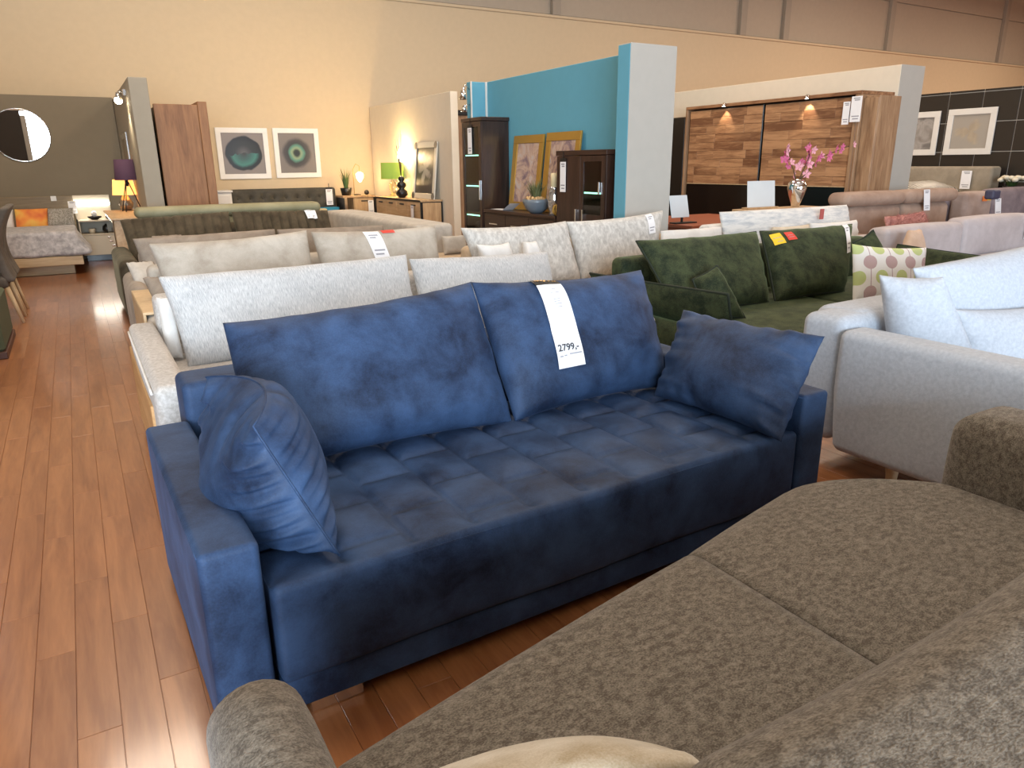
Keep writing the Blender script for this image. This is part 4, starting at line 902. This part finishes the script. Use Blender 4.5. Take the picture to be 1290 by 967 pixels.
# ---------------------------------------------------------------- dark furniture on the teal wall
def handle_x(x, y, z0, z1, par): return obj('handle', MB().bbox(x-.022, x-.004, y-.010, y+.010, z0, z1, .002), CHROME, par)
tc = thing('display_cabinet', 'tall dark wenge display cabinet with lit glass shelves', 'cabinet', (5.1, 9.33, 0))
X0, X1 = 4.88, 5.295
for y in (9.05, 9.585): obj('side', MB().bbox(X0, X1, y, y+.03, 0, 2.05, .003), DARKW, tc)
obj('top', MB().bbox(X0-.02, X1, 9.03, 9.635, 2.052, 2.10, .004), DARKWH, tc); obj('bottom', MB().bbox(X0, X1, 9.082, 9.583, 0, .10, .003), DARKWH, tc); obj('back_panel', MB().bbox(X1-.02, X1, 9.082, 9.583, .10, 2.05, .002), DARKW, tc)
dr = obj('door', MB().box(X0-.018, X0, 9.06, 9.13, .10, 2.045).box(X0-.018, X0, 9.55, 9.61, .10, 2.045).box(X0-.018, X0, 9.13, 9.55, 1.98, 2.045).box(X0-.018, X0, 9.13, 9.55, .10, .18), DARKW, tc); handle_x(X0-.016, 9.10, 1.02, 1.28, dr)
obj('pane', MB().box(X0-.012, X0-.008, 9.13, 9.55, .18, 1.98), GLASSD, dr)
GEDGE = plain('lit_glass_edge', (.2, .9, .6), .2, emit=(.35, 1, .7), es=2.2)
for z in (.80, 1.20, 1.61):
    s_ = obj('shelf', MB().box(X0+.03, X1-.025, 9.085, 9.58, z-.005, z+.005), GLASSD, tc); obj('edge_light', MB().box(X0+.012, X0+.03, 9.085, 9.58, z-.008, z+.008), GEDGE, s_)
hang_tag('tag hanging on the tall dark display cabinet', (X0-.03, 9.36, 1.80), .12, .34, 'x')
cm = thing('chest_of_drawers', 'low dark wenge chest of drawers below the gold-framed pictures', 'chest of drawers', (5.1, 8.1, 0))
obj('body', MB().bbox(X0, X1, 7.26, 9.0, .04, .858, .003), DARKWH, cm); obj('top', MB().bbox(X0-.02, X1, 7.25, 9.02, .86, .90, .004), DARKWH, cm)
for i in range(3):
    for z0, z1 in ((.07, .44), (.46, .84)):
        y0 = 7.28+i*.575; d = obj('drawer', MB().bbox(X0-.018, X0-.001, y0, y0+.565, z0, z1, .003), DARKWH, cm); obj('handle', MB().bbox(X0-.04, X0-.02, y0+.18, y0+.40, z1-.13, z1-.115, .002), CHROME, d)
c2_ = thing('cabinet', 'dark wenge cabinet with one glazed door beside the grey column', 'cabinet', (5.1, 6.75, 0))
for y in (6.31, 7.19): obj('side', MB().bbox(X0, X1, y, y+.03, 0, 1.575, .003), DARKW, c2_)
obj('divider', MB().bbox(X0, X1, 6.74, 6.77, .10, 1.575, .003), DARKW, c2_); obj('top', MB().bbox(X0-.02, X1, 6.29, 7.24, 1.577, 1.63, .004), DARKWH, c2_); obj('bottom', MB().bbox(X0, X1, 6.342, 7.188, 0, .10, .003), DARKWH, c2_); obj('back_panel', MB().bbox(X1-.02, X1, 6.342, 7.188, .10, 1.575, .002), DARKW, c2_)
d = obj('door', MB().bbox(X0-.018, X0-.001, 6.76, 7.22, .10, 1.57, .003), DARKW, c2_); handle_x(X0-.018, 6.82, .80, 1.0, d)
d = obj('door', MB().box(X0-.018, X0-.001, 6.315, 6.38, .10, 1.57).box(X0-.018, X0-.001, 6.70, 6.755, .10, 1.57).box(X0-.018, X0-.001, 6.38, 6.70, 1.51, 1.57).box(X0-.018, X0-.001, 6.38, 6.70, .10, .95), DARKW, c2_); obj('pane', MB().box(X0-.012, X0-.008, 6.38, 6.70, .95, 1.51), GLASSD, d); handle_x(X0-.018, 6.69, .80, 1.0, d); handle_x(X0-.018, 6.40, 1.17, 1.30, d)
s_ = obj('shelf', MB().box(X0+.03, X1-.025, 6.345, 6.735, 1.175, 1.185), GLASSD, c2_); obj('edge_light', MB().box(X0+.01, X0+.03, 6.345, 6.735, 1.172, 1.188), GEDGE, s_)
hang_tag('tag hanging on the dark cabinet beside the grey column', (X0-.03, 7.08, 1.345), .11, .33, 'x')
def abstract(name, seed, g=0):
    m, nt, b = nt_new(name); T = NT(nt); co = T.coord('Object')
    if g: 
        v = T.n('ShaderNodeTexNoise', Vector=co, Scale=2.0, Detail=3.0, Distortion=2.5).outputs[0]; nt.links.new(T.ramp(v, [(.3, (.16, .15, .14)), (.5, (.34, .32, .30)), (.7, (.22, .20, .18))]), b.inputs['Base Color']); return m
    v = T.n('ShaderNodeTexNoise', Vector=co, Scale=3.0+seed, Detail=6.0, Roughness=.7, Distortion=1.5).outputs[0]
    nt.links.new(T.ramp(v, [(.28, (.07, .05, .08)), (.42, (.28, .19, .20)), (.52, (.52, .36, .27)), (.62, (.50, .46, .46)), (.75, (.24, .20, .26))]), b.inputs['Base Color']); b.inputs['Roughness'].default_value = .35; return m
framed_x('gold-framed abstract picture leaning on the teal wall, left one', 8.08, 8.82, .905, 1.85, 5.165, 5.27, .10, GOLD, abstract('mauve_abstract_print', 0), 'gold-framed pictures')
framed_x('gold-framed abstract picture half hidden by the dark cabinet', 7.28, 8.02, .905, 1.86, 5.165, 5.27, .10, GOLD, abstract('mauve_abstract_print_two', .7), 'gold-framed pictures')
bw = thing('planted_bowl', 'ribbed blue-grey bowl with grassy plant on the dark chest', 'plant', (4.97, 7.83, .90))
bo = MB(); prof = [(.07, .902), (.13, .95), (.165, 1.03), (.17, 1.07), (.155, 1.07), (.14, 1.04)]; bo.lathe(4.97, 7.83, prof, 40)
bo.v = [(4.97+(v[0]-4.97)*(1+.03*math.cos(20*math.atan2(v[1]-7.83, v[0]-4.97))), 7.83+(v[1]-7.83)*(1+.03*math.cos(20*math.atan2(v[1]-7.83, v[0]-4.97))), v[2]) for v in bo.v]
obj('bowl', bo, plain('blue_grey_glaze', (.16, .20, .24), .3, coat=.4), bw); grass(bw, 4.97, 7.83, 1.05, 70, .28, .2, LEAFD, 'leaves')
gm = MB()
for k in range(26): a = random.uniform(0, 6.28); q = random.uniform(0, .13); gm.sphere((4.97+q*math.cos(a), 7.83+q*math.sin(a), 1.065+.02*h1(k)), .025, 8, 5)
gq = obj('pebbles', gm, plain('gold_pebbles', (.65, .42, .2), .35, .3), bw); gq['kind'] = 'stuff'
cn = thing('candle_holder', 'cream pillar candle on a mirrored glass holder', 'candle', (5.0, 7.43, .90)); obj('holder', MB().lathe(4.97, 7.43, [(.07, .902), (.05, .93), (.075, 1.0), (.085, 1.10), (.055, 1.20), (.07, 1.225)], 18), plain('mirrored_glass', (.6, .62, .66), .08, .9), cn); obj('candle', MB().lathe(4.97, 7.43, [(.045, 1.226), (.045, 1.38), (.03, 1.385)], 16), plain('cream_wax', (.72, .6, .36), .6), cn)
gi = thing('ornament', 'gold openwork ornament beside the candle holder', 'ornament', (4.95, 7.32, .9))
for k in range(4): a = k*.8; obj('ring', MB().tube([(4.92+.055*math.cos(t_*.4)*math.cos(a), 7.295+.9*.06*math.cos(t_*.4)*math.sin(a), .965+.06*math.sin(t_*.4)) for t_ in range(17)], .007, 5), GOLD, gi)
bk = thing('leaflet', 'white folded leaflet lying open on the dark chest', 'leaflet', (4.96, 8.55, .90)); lf = MB().add([(4.90, 8.9, .903), (5.06, 8.9, .903), (5.06, 8.56, .903), (4.90, 8.56, .903), (5.06, 8.36, 1.0), (4.90, 8.36, 1.0), (4.90, 8.9, .906), (5.06, 8.9, .906), (5.06, 8.56, .906), (4.90, 8.56, .906)], [(6, 7, 8, 9), (0, 3, 2, 1), (9, 8, 4, 5), (3, 5, 4, 2)]); obj('sheet', lf, PAPER, bk)
# wire basket
wbk = thing('basket', 'dark wire basket on the floor beside the pale partition end', 'basket', (3.95, 7.15, 0))
for z in (.05, .25, .45, .65, .80): obj('hoop', MB().tube([(4.55+.16*math.cos(t_*.3927), 7.2+.16*math.sin(t_*.3927), z) for t_ in range(17)], .008, 5), BLACKM, wbk)
for k in range(10): a = k*.628; obj('wire', MB().tube([(4.55+.16*math.cos(a), 7.2+.16*math.sin(a), 0), (4.55+.16*math.cos(a+.5), 7.2+.16*math.sin(a+.5), .8)], .006, 5), BLACKM, wbk)

# ---------------------------------------------------------------- sliding wardrobe on the right
sw = thing('wardrobe', 'large sliding wardrobe with acacia strip doors over black glass', 'wardrobe', (9.2, 7.8, 0))
WX = 8.88
obj('carcass', MB().bbox(WX+.07, 9.55, 6.27, 9.35, .05, 2.29, .005), BLACK, sw)
obj('top_board', MB().bbox(WX-.02, 9.55, 6.23, 9.40, 2.30, 2.345, .004), ACACIA, sw)
for y0, y1 in ((6.225, 6.262), (9.352, 9.40)): obj('side_board', MB().bbox(WX-.02, 9.55, y0, y1, .0, 2.298, .004), ACACV, sw)
obj('edge_pilaster', MB().bbox(WX-.02, WX+.06, 6.265, 6.32, 0, 2.298, .003), ACACV, sw)
LB = [(6.335, 7.80), (7.835, 9.33)]
for y0, y1 in LB:
    d = obj('door', MB().bbox(WX+.03, WX+.055, y0, y1, .06, 2.285, .003), BLACK, sw)
    z = 1.16; r_ = 0
    while z < 2.26:
        h = .1245; yy = y0+.008; first = True
        while yy < y1-.02:
            L = random.uniform(.35, .75); L = L*(.5 if first else 1); first = False
            e = min(yy+L, y1-.008)
            if y1-.008-e < .12: e = y1-.008
            o_ = random.choice((0, .002, .004)); me = MB().bbox(WX+.018-o_, WX+.031, yy+.001, e-.001, z+.001, min(z+h, 2.275)-.001, .002); q = obj('strip', me, ACACIA, d); yy = e
        z += h
    obj('black_glass', MB().bbox(WX+.016, WX+.0295, y0+.008, y1-.008, .08, 1.145, .002), plain('black_glass', (.006, .005, .005), .12), d)
obj('trim_strip', MB().bbox(WX+.012, WX+.029, 6.34, 9.325, 1.147, 1.158, .001), PALEW, sw)
for y in (7.03, 8.54):
    f = obj('downlight', MB().lathe(WX-.06, y, [(.02, 2.335), (.03, 2.30)], 12), CHROME, sw); obj('lamp_face', MB().lathe(WX-.06, y, [(.024, 2.298), (.024, 2.300)], 12), LED, f); obj('bracket', MB().box(WX-.07, WX-.02, y-.01, y+.01, 2.345, 2.355), CHROME, f)
    spot('wardrobe_downlight', (WX-.06, y, 2.29), (WX+.035, y, 1.95), 9, (1, .86, .66), 75, .5, .01)
hang_tag('large white tag at the right end of the sliding wardrobe', (WX-.05, 6.27, 2.12), .15, .31, 'x', False)
hang_tag('smaller white tag beside the large tag on the sliding wardrobe', (WX-.035, 6.42, 2.08), .10, .28, 'x', False)
rw = thing('wardrobe_side_unit', 'acacia side unit standing lower at the near end of the sliding wardrobe', 'cabinet', (9.2, 6.1, 0)); obj('body', MB().bbox(WX+.06, 9.38, 6.02, 6.22, 0, 2.275, .004), ACACV, rw); obj('front_board', MB().bbox(WX+.03, WX+.058, 6.02, 6.22, .05, 2.25, .003), ACACV, rw)
bkc = thing('cabinet', 'tall black cabinet between the grey column and the sliding wardrobe', 'cabinet', (9.2, 9.7, 0)); obj('body', MB().bbox(WX+.02, 9.5, 9.42, 10.4, 0, 2.20, .005), BLACK, bkc); obj('door', MB().bbox(WX, WX+.018, 9.43, 9.9, .06, 2.18, .003), BLACK, bkc); obj('door', MB().bbox(WX, WX+.018, 9.91, 10.39, .06, 2.18, .003), BLACK, bkc)
# terracotta counter, console, card stands, vase
tt = thing('counter', 'low terracotta counter behind the oat sofa', 'counter', (6.9, 6.9, 0)); obj('body', MB().bbox(6.05, 7.6, 6.2, 7.5, .0, .76, .005), TERRA, tt); obj('top', MB().bbox(6.0, 7.65, 6.16, 7.55, .762, .80, .004), TERRA, tt)
cs1 = thing('card_stand', 'white card on a small dark stand on the terracotta counter', 'card stand', (6.08, 6.5, .8)); obj('foot', MB().bbox(6.02, 6.35, 6.44, 6.56, .802, .815, .002), BLACKM, cs1); obj('post', MB().box(6.15, 6.17, 6.49, 6.51, .815, .87), BLACKM, cs1)
def slant(mb, z0, k): mb.v = [(v[0], v[1]+k*(v[2]-z0), v[2]) for v in mb.v]; return mb
obj('card', slant(MB().bbox(5.99, 6.27, 6.49, 6.497, .87, 1.12, .002), .87, .25), CARD, cs1)
cs = thing('console_table', 'narrow wooden console behind the white marbled sofa', 'table', (7.2, 5.95, 0)); obj('top', MB().bbox(6.55, 7.78, 5.80, 6.10, .93, .965, .004), OAKW, cs)
for x in (6.6, 7.73):
    for y in (5.83, 6.07): obj('leg', MB().box(x-.02, x+.02, y-.02, y+.02, 0, .93), OAKW, cs)
cs2 = thing('card_stand', 'large white card standing slanted beside the pink flowers', 'card stand', (6.9, 5.98, .965)); k_ = MB().bbox(6.66, 7.12, 5.97, 5.977, .985, 1.275, .002); k_.v = [(v[0]+.22*(v[2]-.985), v[1]+.3*(v[2]-.985), v[2]) for v in k_.v]; obj('card', k_, CARD, cs2); obj('foot', MB().bbox(6.64, 7.14, 5.93, 6.04, .966, .985, .002), OAKW, cs2)
fv = thing('vase', 'polished silver vase with pink orchid branches', 'vase', (7.45, 5.95, .965))
obj('body', MB().lathe(7.45, 5.95, [(.045, .966), (.05, .99), (.09, 1.10), (.112, 1.18), (.105, 1.24), (.07, 1.275), (.06, 1.28), (.05, 1.27), (.04, 1.2)], 28), plain('polished_silver', (.85, .85, .86), .06, 1), fv)
PKM = plain('orchid_pink', (.62, .14, .27), .6); PKL = plain('orchid_pale', (.75, .36, .42), .6)
def blossom(c, s_, m):
    mb = MB(); c = Vector(c); ax = Vector((random.uniform(-.6, .6), -1, random.uniform(-.3, .5))).normalized(); a = ax.orthogonal().normalized(); b = ax.cross(a)
    for k in range(5):
        t_ = k*1.2566+random.random()*.3; d = a*math.cos(t_)+b*math.sin(t_); e = ax.cross(d)
        mb.add([c, c+d*s_*.55+e*s_*.34+ax*s_*.1, c+d*s_+ax*s_*.25, c+d*s_*.55-e*s_*.34+ax*s_*.1, c+d*s_*.5-ax*s_*.06], [(0, 1, 4), (1, 2, 4), (2, 3, 4), (3, 0, 4)])
    obj('blossom', mb, m, fv)
for br_ in ([(7.42, 5.95, 1.27), (7.33, 5.93, 1.40), (7.24, 5.93, 1.52), (7.20, 5.93, 1.66)], [(7.47, 5.95, 1.27), (7.55, 5.95, 1.42), (7.62, 5.95, 1.55), (7.58, 5.95, 1.70)], [(7.48, 5.95, 1.27), (7.68, 5.95, 1.42), (7.85, 5.95, 1.54), (8.1, 5.95, 1.60), (8.33, 5.95, 1.66)]):
    obj('branch', MB().tube(br_, .008, 6, .004), plain('twig_brown', (.1, .06, .03), .8), fv)
    pts = [Vector(p) for p in br_]; n = 10
    for k in range(n):
        q = .25+.75*k/(n-1); q *= len(pts)-1; i = min(int(q), len(pts)-2); p = pts[i].lerp(pts[i+1], q-i)+Vector((random.uniform(-.06, .06), random.uniform(-.04, .04), random.uniform(-.05, .05)))
        blossom(p, random.uniform(.04, .075), random.choice((PKM, PKM, PKL)))

# ---------------------------------------------------------------- tiled bedroom on the far right
SIL = plain('silver_frame', (.62, .58, .5), .3, .4)
framed_x('white-framed pale picture with a single flower on the black tiles', 7.02, 7.84, 1.565, 2.33, 13.68, 13.68, .10, plain('picture_white', (.70, .68, .64), .5), flower_mat('sand_flower_print', (.34, .31, .27), (.48, .40, .30), 1.5, .5), 'pictures on black tiles')
framed_x('white-framed grey picture partly hidden by the partition end', 7.98, 8.8, 1.565, 2.32, 13.68, 13.68, .10, MATS['picture_white'], abstract('grey_swirl_print', 1.4, 1), 'pictures on black tiles')
b3 = thing('bed', 'bed with plain beige upholstered headboard below the tiled wall pictures', 'bed', (12.2, 7.4, 0))
BHB = fabric('beige_headboard', (.26, .22, .165), (.34, .29, .22), 5, bump=.1)
obj('headboard', softbox(13.30, 13.6, 6.75, 8.45, .1, 1.37, .05, (.01, 0, 0), (4, 10, 8)), BHB, b3); obj('base', softbox(11.3, 13.29, 6.85, 8.4, .05, .34, .03), BHB, b3); obj('mattress', softbox(11.32, 13.28, 6.87, 8.38, .345, .62, .06), WHITEC, b3)
hang_tag('white tag hanging on the beige upholstered headboard', (13.26, 7.14, 1.15), .17, .30, 'x', False)
zebra, nt, b = nt_new('black_white_stripes'); T = NT(nt)
nt.links.new(T.ramp(T.n('ShaderNodeTexWave', Vector=T.coord('UV'), Scale=6.0, Distortion=6.0).outputs[1], [(.45, (.02, .02, .02)), (.55, (.6, .55, .45))]), b.inputs['Base Color'])
Pillow((10.75, 6.45, 1.02), (11.9, 6.45, 1.02), (10.8, 6.95, 1.12), (11.95, 6.95, 1.16), .14, .08, .01, 3).build('throw_pillow', zebra, 'black and white striped pillow on the cabinet behind the brown sofa', 'pillow')
lc = thing('cabinet', 'low dark cabinet behind the rosy brown sofa', 'cabinet', (11.2, 6.65, 0)); obj('body', MB().bbox(10.5, 12.0, 6.4, 6.8, .05, .92, .005), DARKW, lc); obj('top', MB().bbox(10.48, 12.02, 6.38, 6.82, .922, .95, .004), DARKW, lc)
n3 = thing('bedside_cabinet', 'dark bedside cabinet at the right of the tiled bed', 'bedside cabinet', (13.3, 6.4, 0)); obj('body', MB().bbox(13.05, 13.6, 6.12, 6.66, .05, .96, .005), DARKW, n3); obj('top', MB().bbox(13.03, 13.62, 6.10, 6.68, .962, .99, .004), DARKW, n3)
fl = thing('flower_arrangement', 'white flowers with dark leaves at the far right above the mauve sofa', 'flowers', (13.25, 6.4, .99)); obj('pot', MB().lathe(13.25, 6.4, [(.08, .991), (.12, 1.06), (.10, 1.06)], 16), BLACK, fl)
for k in range(16): a = k*2.4; q = .19*math.sqrt(k/16); obj('blossom', MB().sphere((13.25+q*math.cos(a)*.5, 6.4+q*math.sin(a), 1.15+.05*h1(k)), .05, 8, 6, .7), plain('white_petal', (.72, .66, .52), .7), fl)
grass(fl, 13.25, 6.4, 1.05, 60, .14, .24, LEAF, 'leaves')

for o in bpy.data.objects:
    if '_l' in o: del o['_l']
